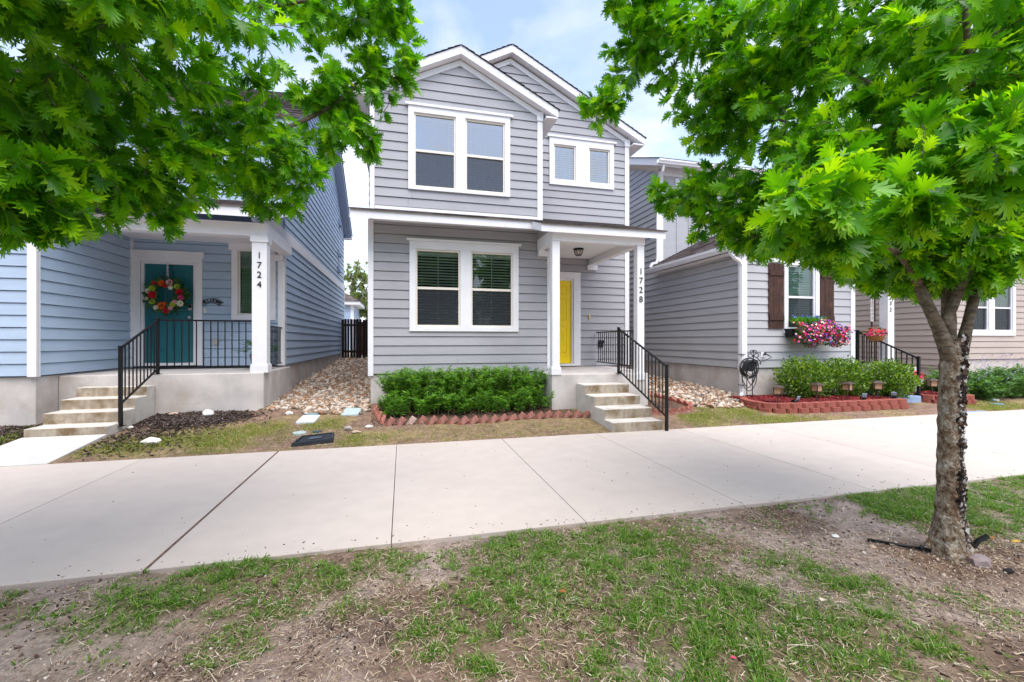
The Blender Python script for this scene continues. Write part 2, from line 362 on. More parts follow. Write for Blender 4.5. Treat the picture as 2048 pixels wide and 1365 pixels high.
def window(parent, fr, units, cas, cap=True, mid=True, blind=BLIND, sashmat=CREAM, name='window', tilt=28, muntin=True, screen=True, label=None, glass=None):
    """units: (x0,x1,z0,z1) vinyl units; cas: outer casing (x0,x1,z0,z1). window > sash, pane, screen, muntin, blind, interior"""
    mb = MB(); X0, X1, Z0, Z1 = cas; zu0 = min(u[2] for u in units); zu1 = max(u[3] for u in units); D = .044
    mb.fbox(fr, X0, X1, -.03, D, zu1, Z1); mb.fbox(fr, X0, X1, -.03, D, Z0, zu0)
    xs = [X0] + [v for u in units for v in (u[0], u[1])] + [X1]
    for a, b in zip(xs[::2], xs[1::2]): mb.fbox(fr, a, b, -.03, D - .001, zu0, zu1)
    if cap: mb.fbox(fr, X0 - .055, X1 + .055, -.01, D + .028, Z1, Z1 + .045)
    w = mb.build(name, WHITE, parent, bevel=.003)
    if label: w['label'] = label
    for (a, b, c, d) in units:
        s = .036; m = MB(); zm = (c + d) / 2
        m.fbox(fr, a, b, -.07, .012, d - s, d); m.fbox(fr, a, b, -.07, .018, c, c + s)
        m.fbox(fr, a, a + s, -.07, .011, c + s, d - s); m.fbox(fr, b - s, b, -.07, .011, c + s, d - s)
        if mid: m.fbox(fr, a + s, b - s, -.06, .006, zm - .024, zm + .024)
        m.build('sash', sashmat, w, bevel=.002)
        a1, b1, c1, d1 = a + s, b - s, c + s, d - s
        g = MB()
        q = lambda o, za, zb: g.add([fr.p(a1, o, za), fr.p(b1, o, za), fr.p(b1, o, zb), fr.p(a1, o, zb)], [(0, 1, 2, 3)])
        if mid: q(-.018, zm + .024, d1); q(-.034, c1, zm - .024)
        else: q(-.02, c1, d1)
        sidebuild(g, 'pane', glass or GLASS, w)
        if muntin:
            g = MB(); xm = (a + b) / 2
            if mid: g.fbox(fr, xm - .008, xm + .008, -.036, -.026, zm + .024, d1); g.fbox(fr, xm - .008, xm + .008, -.05, -.042, c1, zm - .024)
            else: g.fbox(fr, xm - .008, xm + .008, -.036, -.026, c1, d1)
            g.build('muntin', BLIND, w)
        if mid and screen:
            g = MB(); g.add([fr.p(a1, -.012, c1), fr.p(b1, -.012, c1), fr.p(b1, -.012, zm - .024), fr.p(a1, -.012, zm - .024)], [(0, 1, 2, 3)])
            sidebuild(g, 'insect_screen', SCREEN, w)
        g = MB(); z = c1 + .02; t = R(tilt); hd = .0285
        while z < d1 - .03:
            jit = rnd.uniform(-.06, .06)
            cs, sn = math.cos(t + jit) * hd, math.sin(t + jit) * hd
            g.add([fr.p(a1 + .004, -.085 + cs, z - sn), fr.p(b1 - .004, -.085 + cs, z - sn), fr.p(b1 - .004, -.085, z + .004), fr.p(a1 + .004, -.085, z + .004), fr.p(b1 - .004, -.085 - cs, z + sn), fr.p(a1 + .004, -.085 - cs, z + sn)], [(0, 1, 2, 3), (3, 2, 4, 5)])
            z += .056
        for xx in (a1 + .09, b1 - .09): g.fbox(fr, xx - .002, xx + .002, -.058, -.055, c1, d1)
        g.fbox(fr, a1, b1, -.135, -.075, d1 - .05, d1 - .002)
        sidebuild(g, 'blind', blind, w)
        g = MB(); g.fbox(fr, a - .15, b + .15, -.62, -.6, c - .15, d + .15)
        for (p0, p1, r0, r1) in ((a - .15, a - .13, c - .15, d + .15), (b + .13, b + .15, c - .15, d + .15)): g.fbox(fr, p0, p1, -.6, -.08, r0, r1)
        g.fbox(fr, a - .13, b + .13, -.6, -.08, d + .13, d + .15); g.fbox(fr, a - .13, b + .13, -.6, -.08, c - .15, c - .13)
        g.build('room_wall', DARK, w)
    return w

def door(parent, fr, x0, x1, z0, z1, mat, hinge='l', label=None, lock=False):
    mb = MB(); mb.fbox(fr, x0, x1, -.075, -.045, z0, z1)
    w = x1 - x0; h = z1 - z0
    st = .115 * w / .9; cx = [x0, x0 + st, x0 + w / 2 - st * .42, x0 + w / 2 + st * .42, x1 - st, x1]
    zr = [z0, z0 + .24, z0 + .90, z0 + 1.03, z0 + 1.58, z0 + 1.68, z1 - .13, z1]
    for i in (0, 2, 4): mb.fbox(fr, cx[i], cx[i + 1], -.045, -.033, z0, z1)
    for i in (1, 3):
        for k in (0, 2, 4, 6): mb.fbox(fr, cx[i], cx[i + 1], -.045, -.0335, zr[k], zr[k + 1])
        for k in (1, 3, 5):
            a, b, c, d = cx[i] + .012, cx[i + 1] - .012, zr[k] + .012, zr[k + 1] - .012; q = .028
            v = [fr.p(a, -.045, c), fr.p(b, -.045, c), fr.p(b, -.045, d), fr.p(a, -.045, d), fr.p(a + q, -.034, c + q), fr.p(b - q, -.034, c + q), fr.p(b - q, -.034, d - q), fr.p(a + q, -.034, d - q)]
            mb.add(v, [(4, 5, 6, 7), (0, 1, 5, 4), (1, 2, 6, 5), (2, 3, 7, 6), (3, 0, 4, 7)])
    d = mb.build('door', mat, parent, bevel=.002)
    if label: d['label'] = label
    return d
def doorframe(parent, fr, x0, x1, z0, z1, XL, XR, ZT, cap=None):
    mb = MB(); j = .045
    mb.fbox(fr, x0 - j, x0, -.09, .012, z0 - .06, z1 + j); mb.fbox(fr, x1, x1 + j, -.09, .012, z0 - .06, z1 + j); mb.fbox(fr, x0, x1, -.09, .0125, z1, z1 + j)
    mb.fbox(fr, XL, x0 - j, -.01, .042, z0 - .06, ZT); mb.fbox(fr, x1 + j, XR, -.01, .042, z0 - .06, ZT); mb.fbox(fr, x0 - j, x1 + j, -.01, .0425, z1 + j, ZT)
    mb.fbox(fr, x0 - j - .012, x0 - j, .0125, .028, z0 - .05, z1 + j); mb.fbox(fr, x1 + j, x1 + j + .012, .0425, .05, z0 - .05, z1 + j)
    if cap: mb.fbox(fr, cap[0], cap[1], -.01, .055, ZT, cap[2])
    mb.build('door_frame', WHITE, parent, bevel=.003)
    m = MB(); m.fbox(fr, x0 - j, x1 + j, -.09, .07, z0 - .06, z0 - .008); m.build('threshold', WHITE, parent, bevel=.004)

def roof_slab(mb, a, b, c, d, t):
    """slab under the plane a,b,c,d (top corners) with thickness t straight down"""
    top = [Vector(p) for p in (a, b, c, d)]; bot = [p - Vector((0, 0, t)) for p in top]
    mb.hexa([*bot, *top])
def shingles(mb, e0, e1, r0, r1, lift=.012, exp=.14, tab=.30):
    """shingle tabs in courses from eave (e0-e1) to ridge (r0-r1), each its own little slab"""
    e0, e1, r0, r1 = map(Vector, (e0, e1, r0, r1)); L = (r0 - e0).length; n = max(1, round(L / exp))
    nrm = (e1 - e0).cross(r0 - e0).normalized()
    if nrm.z < 0: nrm = -nrm
    for i in range(n):
        t0, t1 = i / n, min(1, (i + 1.12) / n)
        a, b = e0.lerp(r0, t0), e1.lerp(r1, t0); c, d = e0.lerp(r0, t1), e1.lerp(r1, t1)
        w = (b - a).length; m = max(1, round(w / tab)); off = (i % 2) * .5
        us = [0] + [max(0, min(1, (k + off + rnd.uniform(-.2, .2)) / m)) for k in range(1, m)] + [1]
        for u0, u1 in zip(us[:-1], us[1:]):
            if u1 - u0 < 1e-4: continue
            th = lift + rnd.uniform(.004, .011)
            p = [a.lerp(b, u0), a.lerp(b, u1), c.lerp(d, u1), c.lerp(d, u0)]
            q = [p[0] + nrm * th, p[1] + nrm * th, p[2] + nrm * (lift * .4), p[3] + nrm * (lift * .4)]
            mb.add(p[:2] + q, [(2, 3, 4, 5), (0, 1, 3, 2)])
def column(parent, x0, x1, y0, y1, z0, z1, digits=None, dx=0, dz=None, dsize=.15, step=.165, capital=True, dname='house_number'):
    mb = MB(); mb.box(x0, x1, y0, y1, z0, z1); c = mb.build('column', WHITE, parent, bevel=.006)
    m = MB(); m.box(x0 - .022, x1 + .022, y0 - .022, y1 + .022, z0, z0 + .13); m.box(x0 - .012, x1 + .012, y0 - .012, y1 + .012, z0 + .13, z0 + .15); m.build('column_base', WHITE, c, bevel=.004)
    if capital: m = MB(); m.box(x0 - .02, x1 + .02, y0 - .02, y1 + .02, z1 - .11, z1); m.build('capital', WHITE, c, bevel=.004)
    if digits:
        for i, ch in enumerate(digits):
            me = text_mesh(ch, dsize, .004, 'house_number'); me.transform(Matrix.Translation(((x0 + x1) / 2 + dx, y0 - .006, dz - i * step)) @ Matrix.Rotation(R(90), 4, 'X'))
            put(dname, me, BLACK, c)
    return c
def board(parent, fr, x0, x1, z0, z1, o=.03, o0=-.02, name='corner_board', mat=None):
    m = MB(); m.fbox(fr, x0, x1, o0, o, z0, z1); return m.build(name, mat or WHITE, parent)

def railing(root, a, b, za, zb, low, n, rail=.028, bal=.014, top_post=None, bot_post=None, post=.042):
    """straight or raked rail from a to b (plan x,y); za/zb = top-rail heights, low = distance of bottom rail below the top"""
    a3 = Vector((*a, za)); b3 = Vector((*b, zb)); dn = Vector((0, 0, low))
    m = MB(); m.bar(a3, b3, rail, rail); m.build('top_rail', BLACK, root, bevel=.003)
    m = MB(); m.bar(a3 - dn, b3 - dn, rail * .85, rail * .85); m.build('bottom_rail', BLACK, root, bevel=.003)
    for i in range(n):
        t = (i + 1) / (n + 1); p = a3.lerp(b3, t)
        m = MB(); m.bar(p - Vector((0, 0, rail / 2)), p - dn + Vector((0, 0, rail / 2)), bal, bal); m.build('baluster', BLACK, root)
    for pp in (top_post, bot_post):
        if pp:
            (x, y), z0, z1 = pp; m = MB(); h = post / 2; m.box(x - h, x + h, y - h, y + h, z0, z1); m.box(x - h - .004, x + h + .004, y - h - .004, y + h + .004, z1, z1 + .012)
            m.box(x - h - .03, x + h + .03, y - h - .03, y + h + .03, z0, z0 + .008); m.build('rail_post', BLACK, root, bevel=.002)
def steps(name, label, x0, x1, ys, zs, zbot, mat, side_stain=None):
    """ys: front edge of each tread from the bottom up, then the slab face; zs: tread tops"""
    mb = MB(); poly = [(ys[0], zbot)]
    for i, z in enumerate(zs): poly += [(ys[i] + .012, zs[i - 1] if i else zbot), (ys[i], z)] if False else [(ys[i], zs[i - 1] if i else zbot), (ys[i], z)]
    poly += [(ys[-1], zs[-1]), (ys[-1], zbot)]
    poly = [p for i, p in enumerate(poly) if i == 0 or p != poly[i - 1]]
    mb.prism(poly, lambda p, t: (x0 + (x1 - x0) * t, p[0], p[1]))
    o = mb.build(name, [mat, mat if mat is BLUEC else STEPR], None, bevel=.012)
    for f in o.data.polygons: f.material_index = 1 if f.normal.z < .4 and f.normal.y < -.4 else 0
    tag(o, label, 'steps'); return o

# ------------------------------------------------------------------ gray house in the middle (number 1728)
def gray_house():
    H = thing('gray_house', 'gray two-storey house with yellow front door and double gable, number 1728', 'house', (2.4, 9.5, .25))
    zb = .79
    F1 = Frame((0, 8.65), (1, 0, 0), (0, -1, 0)); F2 = Frame((0, 10.0), (1, 0, 0), (0, -1, 0))
    lw = [(.245, 1.112, 1.698, 3.205), (1.32, 2.187, 1.698, 3.205)]; uw = [(.212, 1.022, 4.40, 5.84), (1.21, 2.02, 4.40, 5.84)]
    sw = [(3.545, 4.11, 5.315, 6.185), (4.46, 5.02, 5.315, 6.185)]
    sidebuild(siding(F1, -.55, 2.94, .79, 3.80, zb, lw), 'front_wall', S_GRAY, H)
    pk = (1.108, 6.98); sl = .498
    bump = lambda z: (max(-.52, pk[0] - (pk[1] - z) / sl), min(2.73, pk[0] + (pk[1] - z) / sl))
    sidebuild(siding(F1, -.52, 2.73, 3.80, 6.97, zb, uw, bump), 'upper_front_wall', S_GRAY, H)
    sidebuild(siding(F2, 3.02, 5.46, .81, 3.62, .81 - .02, [(3.055, 4.06, .8, 2.94)]), 'porch_wall', S_GRAY, H)
    pk2 = (2.473, 8.07); s2 = .5165
    gb = lambda z: (max(-.6, pk2[0] - (pk2[1] - z) / s2), min(5.46, pk2[0] + (pk2[1] - z) / s2))
    sidebuild(siding(F2, -.6, 5.46, 3.62, 8.06, .79, sw, gb), 'gable_wall', S_GRAY, H)
    # sides
    FL = Frame((-.6, 20), (0, -1, 0), (-1, 0, 0)); FR = Frame((5.55, 10), (0, 1, 0), (1, 0, 0)); FB = Frame((2.82, 8.65), (0, 1, 0), (1, 0, 0)); FB2 = Frame((3.02, 8.65), (0, 1, 0), (1, 0, 0))
    sidebuild(siding(FL, 0, 11.35, .79, 6.5, zb), 'side_wall', S_GRAY, H); sidebuild(siding(FR, 0, 10, .79, 6.5, zb), 'side_wall', S_GRAY, H)
    sidebuild(siding(FB, 0, 1.35, 3.6, 6.2, zb), 'side_wall', S_GRAY, H); sidebuild(siding(FB2, 0, 1.35, .79, 3.6, zb), 'side_wall', S_GRAY, H)
    m = MB(); m.box(-.6, 5.55, 19.98, 20, .79, 8.0); m.build('back_wall', S_GRAY, H)
    # corner boards and friezes
    for b in ((F1, -.632, -.533, .76, 3.72), (F1, -.60, -.514, 3.9, 6.1), (F1, 2.71, 2.822, 3.9, 5.97), (F1, 2.925, 3.03, .79, 3.52), (F2, 5.445, 5.56, .80, 6.32)): board(H, *b)
    board(H, F1, -.53, 2.92, 3.70, 3.80, .024, name='frieze_board')
    board(H, F1, 2.70, 2.83, 5.975, 6.16, .05, name='eave_block'); board(H, F2, 5.43, 5.575, 6.325, 6.5, .05, name='eave_block')
    for f, (px, pz), s, L, Rr in ((F1, pk, sl, -.60, 2.82), (F2, pk2, s2, -.6, 5.56)):
        for e in (L, Rr):
            d = abs(e - px); za = pz - s * d
            c = [f.p(x, o, z) for o in (.026, -.01) for (x, z) in ((px, pz - .105), (px, pz + .01), (e, za + .01), (e, za - .105))]
            m = MB(); m.add(c, [(0, 1, 2, 3), (7, 6, 5, 4), (0, 3, 7, 4), (1, 5, 6, 2), (2, 6, 7, 3)]); m.build('rake_frieze', WHITE, H)
    m = MB(); m.fbox(F1, -.51, 2.71, -.01, .03, 3.93, 3.99); m.build('flashing', WHITE, H)
    # foundation + porch slab
    m = MB(); m.box(-.585, 3.0, 8.665, 19.9, -.3, .775); m.box(3.0, 5.52, 10.012, 19.9, -.3, .79); m.build('foundation', CONC, H, bevel=.01)
    m = MB(); m.box(2.68, 4.665, 7.64, 8.64, -.3, .792); m.box(3.04, 4.95, 8.64, 9.995, -.3, .793); m.build('porch_slab', CONC, H, bevel=.01)
    # windows, door
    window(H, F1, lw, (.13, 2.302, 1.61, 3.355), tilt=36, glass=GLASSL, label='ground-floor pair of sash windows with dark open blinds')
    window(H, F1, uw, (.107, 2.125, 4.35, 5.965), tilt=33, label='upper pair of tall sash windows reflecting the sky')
    window(H, F2, sw, (3.434, 5.135, 5.205, 6.345), mid=False, tilt=40, screen=False, label='upper pair of small narrow windows')
    door(H, F2, 3.10, 4.014, .875, 2.895, YELLOW); doorframe(H, F2, 3.10, 4.014, .875, 2.895, 3.0, 4.237, 3.10)
    m = MB(); m.fbox(F2, 3.16, 3.22, -.032, .02, 1.88, 1.94); m.build('door_handle', STEEL, H, bevel=.01)
    m = MB(); m.fbox(F2, 4.455, 4.49, .0, .035, 1.965, 2.075); m.build('doorbell', BRASS, H, bevel=.006)
    m = MB(); m.fbox(F2, 4.72, 4.84, 0, .05, 1.27, 1.42); m.fbox(F2, 4.70, 4.86, .05, .06, 1.36, 1.44); m.build('outlet_cover', BLACK, H, bevel=.008)
    # bump gable roof, big gable roof (ridges run front to back)
    m = MB(); g = MB()
    def gable(rx, zt, s, half, y0, y1, t):
        for sx in (-1, 1):
            e = (rx + sx * half, zt - s * half)
            roof_slab(m, (e[0], y0, e[1]), (rx, y0, zt), (rx, y1, zt), (e[0], y1, e[1]), t)
            ex = rx + sx * (half + .03)
            shingles(g, (ex, y0 - .03, zt - s * (half + .03)), (ex, y1, zt - s * (half + .03)), (rx, y0 - .03, zt + .004), (rx, y1, zt + .004))
        rr = MB()
    gable(1.108, 7.165, .498, 2.0, 8.46, 12.6, .155); gable(2.473, 8.29, .5165, 3.43, 9.80, 20.3, .165)
    rf = g.build('roof', SHINGLE, H); m.build('fascia', WHITE, H)
    m = MB()                                                      # boxed eave returns
    for (x0, x1, y0, y1, za, zc) in ((2.85, 3.10, 8.47, 10., 5.99, 6.02), (5.585, 5.895, 9.81, 20., 6.33, 6.36), (-.88, -.63, 8.47, 20., 5.99, 6.02)): m = MB(); m.box(x0, x1, y0, y1, za, zc); m.build('soffit', WHITE, H)
    # porch roof: eyebrow strip and deeper porch part, one shed plane
    pz = lambda y: 3.55 + .32 * (y - 7.5)
    m = MB()
    roof_slab(m, (-.9, 8.1, pz(8.1)), (2.43, 8.1, pz(8.1)), (2.43, 8.63, pz(8.63)), (-.9, 8.63, pz(8.63)), .15)
    roof_slab(m, (2.432, 7.5, pz(7.5)), (4.965, 7.5, pz(7.5)), (4.965, 9.98, pz(9.98)), (2.432, 9.98, pz(9.98)), .145)
    m.build('porch_fascia', WHITE, H)
    g = MB(); shingles(g, (-.93, 8.07, pz(8.07)), (2.43, 8.07, pz(8.07)), (-.93, 8.64, pz(8.64)), (2.43, 8.64, pz(8.64))); shingles(g, (2.42, 7.47, pz(7.47)), (4.99, 7.47, pz(7.47)), (2.42, 9.99, pz(9.99)), (4.99, 9.99, pz(9.99)))
    g.build('porch_roof', SHINGLE, H)
    m = MB(); m.box(2.69, 4.595, 7.63, 7.77, 3.285, 3.50); m.box(4.455, 4.594, 7.77, 9.98, 3.286, 3.50); m.box(2.70, 2.83, 7.77, 8.61, 3.286, 3.50)
    m.box(2.715, 2.98, 8.55, 8.625, 3.17, 3.286); m.box(4.40, 4.66, 9.90, 9.975, 3.17, 3.286); m.box(2.715, 2.8, 8.55, 8.625, 3.286, 3.72); m.build('porch_beam', WHITE, H, bevel=.004)
    m = MB(); m.box(2.84, 4.45, 7.78, 9.975, 3.44, 3.46); m.build('porch_ceiling', WHITE, H)
    for x in (2.71, 4.45):
        m = MB(); m.prism([(7.64, 3.5), (9.97 if x > 3 else 8.62, 3.5), (9.97 if x > 3 else 8.62, pz(9.97 if x > 3 else 8.62) - .15), (7.64, pz(7.64) - .15)], lambda p, t, x=x: (x + t * .1, p[0], p[1])); m.build('porch_side_panel', S_GRAY, H)
    column(H, 2.69, 2.838, 7.645, 7.79, .792, 3.286, capital=False)
    column(H, 4.44, 4.59, 7.645, 7.79, .66, 3.286, '1728', 0., 2.775, .17, .182, capital=False)
    # ceiling lantern
    m = MB(); m.lathe([(.115, 0), (.12, -.02), (.09, -.035)], (3.736, 8.9, 3.44), 10); l = m.build('porch_light', BLACK, H)
    m = MB(); m.lathe([(.085, -.036), (.10, -.06), (.065, -.14), (.03, -.15)], (3.736, 8.9, 3.44), 8); m.build('shade', M('frosted_glass', (.45, .43, .38), rough=.3), l)
    m = MB()
    for k in range(8):
        a = 2 * math.pi * k / 8; m.tube([(3.736 + r * math.cos(a), 8.9 + r * math.sin(a), 3.44 + z) for r, z in ((.09, -.036), (.105, -.06), (.07, -.14))], .005, 5)
    m.lathe([(.07, -.138), (.07, -.15), (.03, -.155)], (3.736, 8.9, 3.44), 8); m.build('lamp_cage', BLACK, l)
gray_house()
steps('concrete_steps', 'pale concrete front steps leading up to the yellow door', 3.165, 4.03, [6.17, 6.47, 6.85, 7.23, 7.635], [.15, .31, .47, .63], -.05, STEPC)
r = thing('stair_railing', 'black metal handrail sloping down the steps before the yellow door', 'railing', (4.05, 6.9, 0), 'black metal railings')
railing(r, (4.05, 7.66), (4.05, 6.09), 1.655, 1.02, .80, 14, top_post=((4.05, 7.67), .795, 1.675), bot_post=((4.05, 6.09), -.01, 1.035))
r = thing('porch_railing', 'black metal railing across the side of the gray porch with the yellow door', 'railing', (4.55, 8.8, .79), 'black metal railings')
railing(r, (4.56, 7.80), (4.66, 9.96), 1.63, 1.63, .72, 17)
# ------------------------------------------------------------------ blue house on the left (number 1724)
def blue_house():
    H = thing('blue_house', 'blue house with teal front door behind a black porch railing, number 1724', 'house', (-5, 10, .25))
    zb = .90; Z = .87
    FB = Frame((0, 7.9), (1, 0, 0), (0, -1, 0)); FR = Frame((-5.22, 7.9), (0, 1, 0), (1, 0, 0)); FD = Frame((0, 10.25), (1, 0, 0), (0, -1, 0)); FS = Frame((-2.47, 10.25), (0, 1, 0), (1, 0, 0))
    sidebuild(siding(FB, -9.5, -5.29, zb, 3.9, zb), 'bay_wall', S_BLUE, H)
    sidebuild(siding(FR, .06, 2.34, zb, 3.5, zb), 'bay_side_wall', S_BLUE, H)
    win = [(-3.335, -2.72, 1.965, 3.34)]
    sidebuild(siding(FD, -5.2, -2.55, zb, 3.5, zb, [(-5.06, -4.105, .8, 3.02), *win]), 'porch_wall', S_BLUE, H)
    gl = lambda z: (0.02, min(9.85, 9.85 - (z - 6.15) / .62) if z > 6.15 else 9.85)
    sidebuild(siding(FS, .02, 9.85, zb, 3.58, zb), 'side_wall', S_BLUE, H)
    def g2(z):
        if z <= 6.15: return (.02, 9.85)
        d = (z - 6.15) / .62; return (.02 + d, 9.85 - d)
    sidebuild(siding(FS, .02, 9.85, 3.80, 9.1, zb, bounds=g2), 'side_gable_wall', S_BLUE, H)
    sidebuild(siding(FD, -9.5, -2.5, 4.3, 6.2, zb), 'upper_front_wall', S_BLUE, H)
    m = MB(); m.box(-9.5, -2.5, 20.08, 20.1, .9, 6.2); m.box(-9.52, -9.5, 7.9, 20.1, .9, 6.2); m.build('back_wall', S_BLUE, H)
    for b in ((FB, -5.30, -5.19, .895, 3.85), (FR, 0, .05, .895, 3.5), (FR, 2.28, 2.345, .9, 3.45), (FD, -2.575, -2.44, .90, 3.46), (FS, 0, .10, .90, 3.56), (FS, 9.80, 9.88, .9, 3.56)): board(H, *b)
    board(H, FS, -1.85, 9.88, 3.565, 3.80, .034, name='band_board')
    # foundation, slab
    m = MB(); m.box(-9.5, -5.235, 7.93, 20, -.3, .89); m.box(-2.6, -2.485, 10.3, 20, -.3, .89); m.build('foundation', CONC, H, bevel=.01)
    m = MB(); m.box(-5.23, -2.33, 8.36, 10.24, -.3, Z); m.build('porch_slab', CONC, H, bevel=.012)
    # door with frame
    door(H, FD, -5.014, -4.151, .985, 2.975, TEAL); doorframe(H, FD, -5.014, -4.151, .985, 2.975, -5.19, -3.985, 3.105, cap=(-5.2, -3.955, 3.235))
    m = MB(); m.lathe([(.035, 0), (.035, .012), (.014, .02), (.014, .04), (.03, .05), (.034, .065), (.02, .08)], (-4.215, 10.25 + .03, 1.905), 14, 'y'); m.build('door_knob', STEEL, H, smooth=True)
    m = MB(); m.fbox(FD, -4.25, -4.18, -.033, .0, 2.05, 2.17); k = m.build('keypad_lock', STEEL, H, bevel=.006)
    m = MB(); m.fbox(FD, -4.242, -4.188, .0, .004, 2.10, 2.16); m.build('keypad', BLACK, k)
    m = MB(); m.fbox(FD, -3.955, -3.92, 0, .035, 2.0, 2.09); m.build('doorbell', CREAM, H, bevel=.006)
    m = MB(); m.fbox(FD, -3.78, -3.69, 0, .05, 1.34, 1.47); m.fbox(FD, -3.77, -3.70, .05, .065, 1.36, 1.45); m.build('outlet_cover', M('clear_plastic', (.45, .42, .38), rough=.25), H, bevel=.01)
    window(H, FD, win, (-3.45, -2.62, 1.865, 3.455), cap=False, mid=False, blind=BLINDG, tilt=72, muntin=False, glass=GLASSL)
    m = MB(); m.fbox(FD, -3.50, -2.58, -.01, .055, 3.455 - .14, 3.46); m.build('window_head', WHITE, H, bevel=.004)
    # porch roof, beam, column
    pz = lambda y: 3.66 + .32 * (y - 8.1)
    m = MB(); roof_slab(m, (-5.9, 8.1, pz(8.1)), (-2.05, 8.1, pz(8.1)), (-2.05, 10.2, pz(10.2)), (-5.9, 10.2, pz(10.2)), .17); m.build('porch_fascia', WHITE, H)
    g = MB(); shingles(g, (-5.92, 8.07, pz(8.07)), (-2.02, 8.07, pz(8.07)), (-5.92, 10.22, pz(10.22)), (-2.02, 10.22, pz(10.22))); g.build('porch_roof', SHINGLE, H)
    m = MB(); m.box(-5.2, -2.29, 8.40, 8.62, 3.24, 3.47); m.box(-2.51, -2.291, 8.62, 10.18, 3.245, 3.47); m.box(-2.76, -2.46, 10.14, 10.22, 3.12, 3.245); m.build('porch_beam', WHITE, H, bevel=.004)
    m = MB(); m.box(-5.2, -2.52, 8.63, 10.24, 3.46, 3.475); m.build('porch_ceiling', WHITE, H)
    m = MB(); m.prism([(8.3, 3.48), (10.2, 3.48), (10.2, pz(10.2) - .175), (8.3, pz(8.3) - .175)], lambda p, t: (-2.5 + t * .04, p[0], p[1])); m.build('porch_side_panel', S_BLUE, H)
    column(H, -2.525, -2.29, 8.40, 8.60, Z, 3.245, '1724', -.0, 2.90, .155, .168)
    # bay roof (front gable) and main roof (side gables, ridge along the street)
    m = MB(); g = MB()
    for sx in (-1, 1):
        e = (-7.4 + sx * 2.45, 3.72); roof_slab(m, (e[0], 7.6, e[1]), (-7.4, 7.6, 4.95), (-7.4, 10.3, 4.95), (e[0], 10.3, e[1]), .16)
        shingles(g, (e[0] + sx * .02, 7.57, e[1]), (e[0] + sx * .02, 10.3, e[1]), (-7.4, 7.57, 4.96), (-7.4, 10.3, 4.96))
    m.prism([(-9.5, 3.7), (-5.3, 3.7), (-7.4, 4.8)], lambda p, t: (p[0], 7.88 + t * .05, p[1]))
    ym = 15.17
    for (ye, sg) in ((9.95, 1), (20.4, -1)):
        roof_slab(m, (-9.8, ye, 6.05), (-2.17, ye, 6.05), (-2.17, ym, 9.28), (-9.8, ym, 9.28), .17)
        shingles(g, (-9.8, ye - sg * .03, 6.04), (-2.14, ye - sg * .03, 6.04), (-9.8, ym, 9.285), (-2.14, ym, 9.285))
    m.build('fascia', M('blue_gray_soffit', (.40, .45, .58), rough=.6, var=.04), H); g.build('roof', SHINGLE, H)
    m = MB(); m.box(-9.5, -2.2, 20.12, 20.38, 5.86, 5.90); m.build('soffit', WHITE, H)
    for (y, z) in ((18.6, 6.13), (18.35, 4.87), (18.3, 4.24)):
        m = MB(); f = FS; x = y - 10.25
        m.prism([(x - .14, z - .13), (x + .14, z - .13), (x + .14, z - .08), (x + .11, z + .13), (x - .11, z + .13), (x - .14, z - .08)], lambda p, t: f.p(p[0], .02 + t * (.10 if p[1] < z else .03), p[1])); m.build('wall_vent', M('vent_blue', (.17, .24, .38), rough=.5), H)
blue_house()
steps('concrete_steps', 'stained concrete steps going up beside the blue bay wall', -4.86, -3.93, [7.16, 7.48, 7.80, 8.12, 8.35], [.25, .405, .555, .70], 0.02, STEPC)
r = thing('stair_railing', 'black metal handrail sloping down the stained steps of the blue porch', 'railing', (-3.92, 7.9, .2), 'black metal railings')
railing(r, (-3.92, 8.40), (-3.92, 7.44), 1.755, 1.32, .80, 9, top_post=((-3.92, 8.41), .87, 1.79), bot_post=((-3.92, 7.43), .2, 1.34))
r = thing('porch_railing', 'black metal railing along the front of the blue porch', 'railing', (-3.2, 8.4, .87), 'black metal railings')
railing(r, (-3.90, 8.42), (-2.525, 8.45), 1.765, 1.765, .80, 12)
r = thing('porch_railing', 'black metal railing at the side of the blue porch, behind the white column', 'railing', (-2.42, 9.4, .87), 'black metal railings')
railing(r, (-2.42, 8.62), (-2.50, 10.2), 1.70, 1.70, .74, 13)

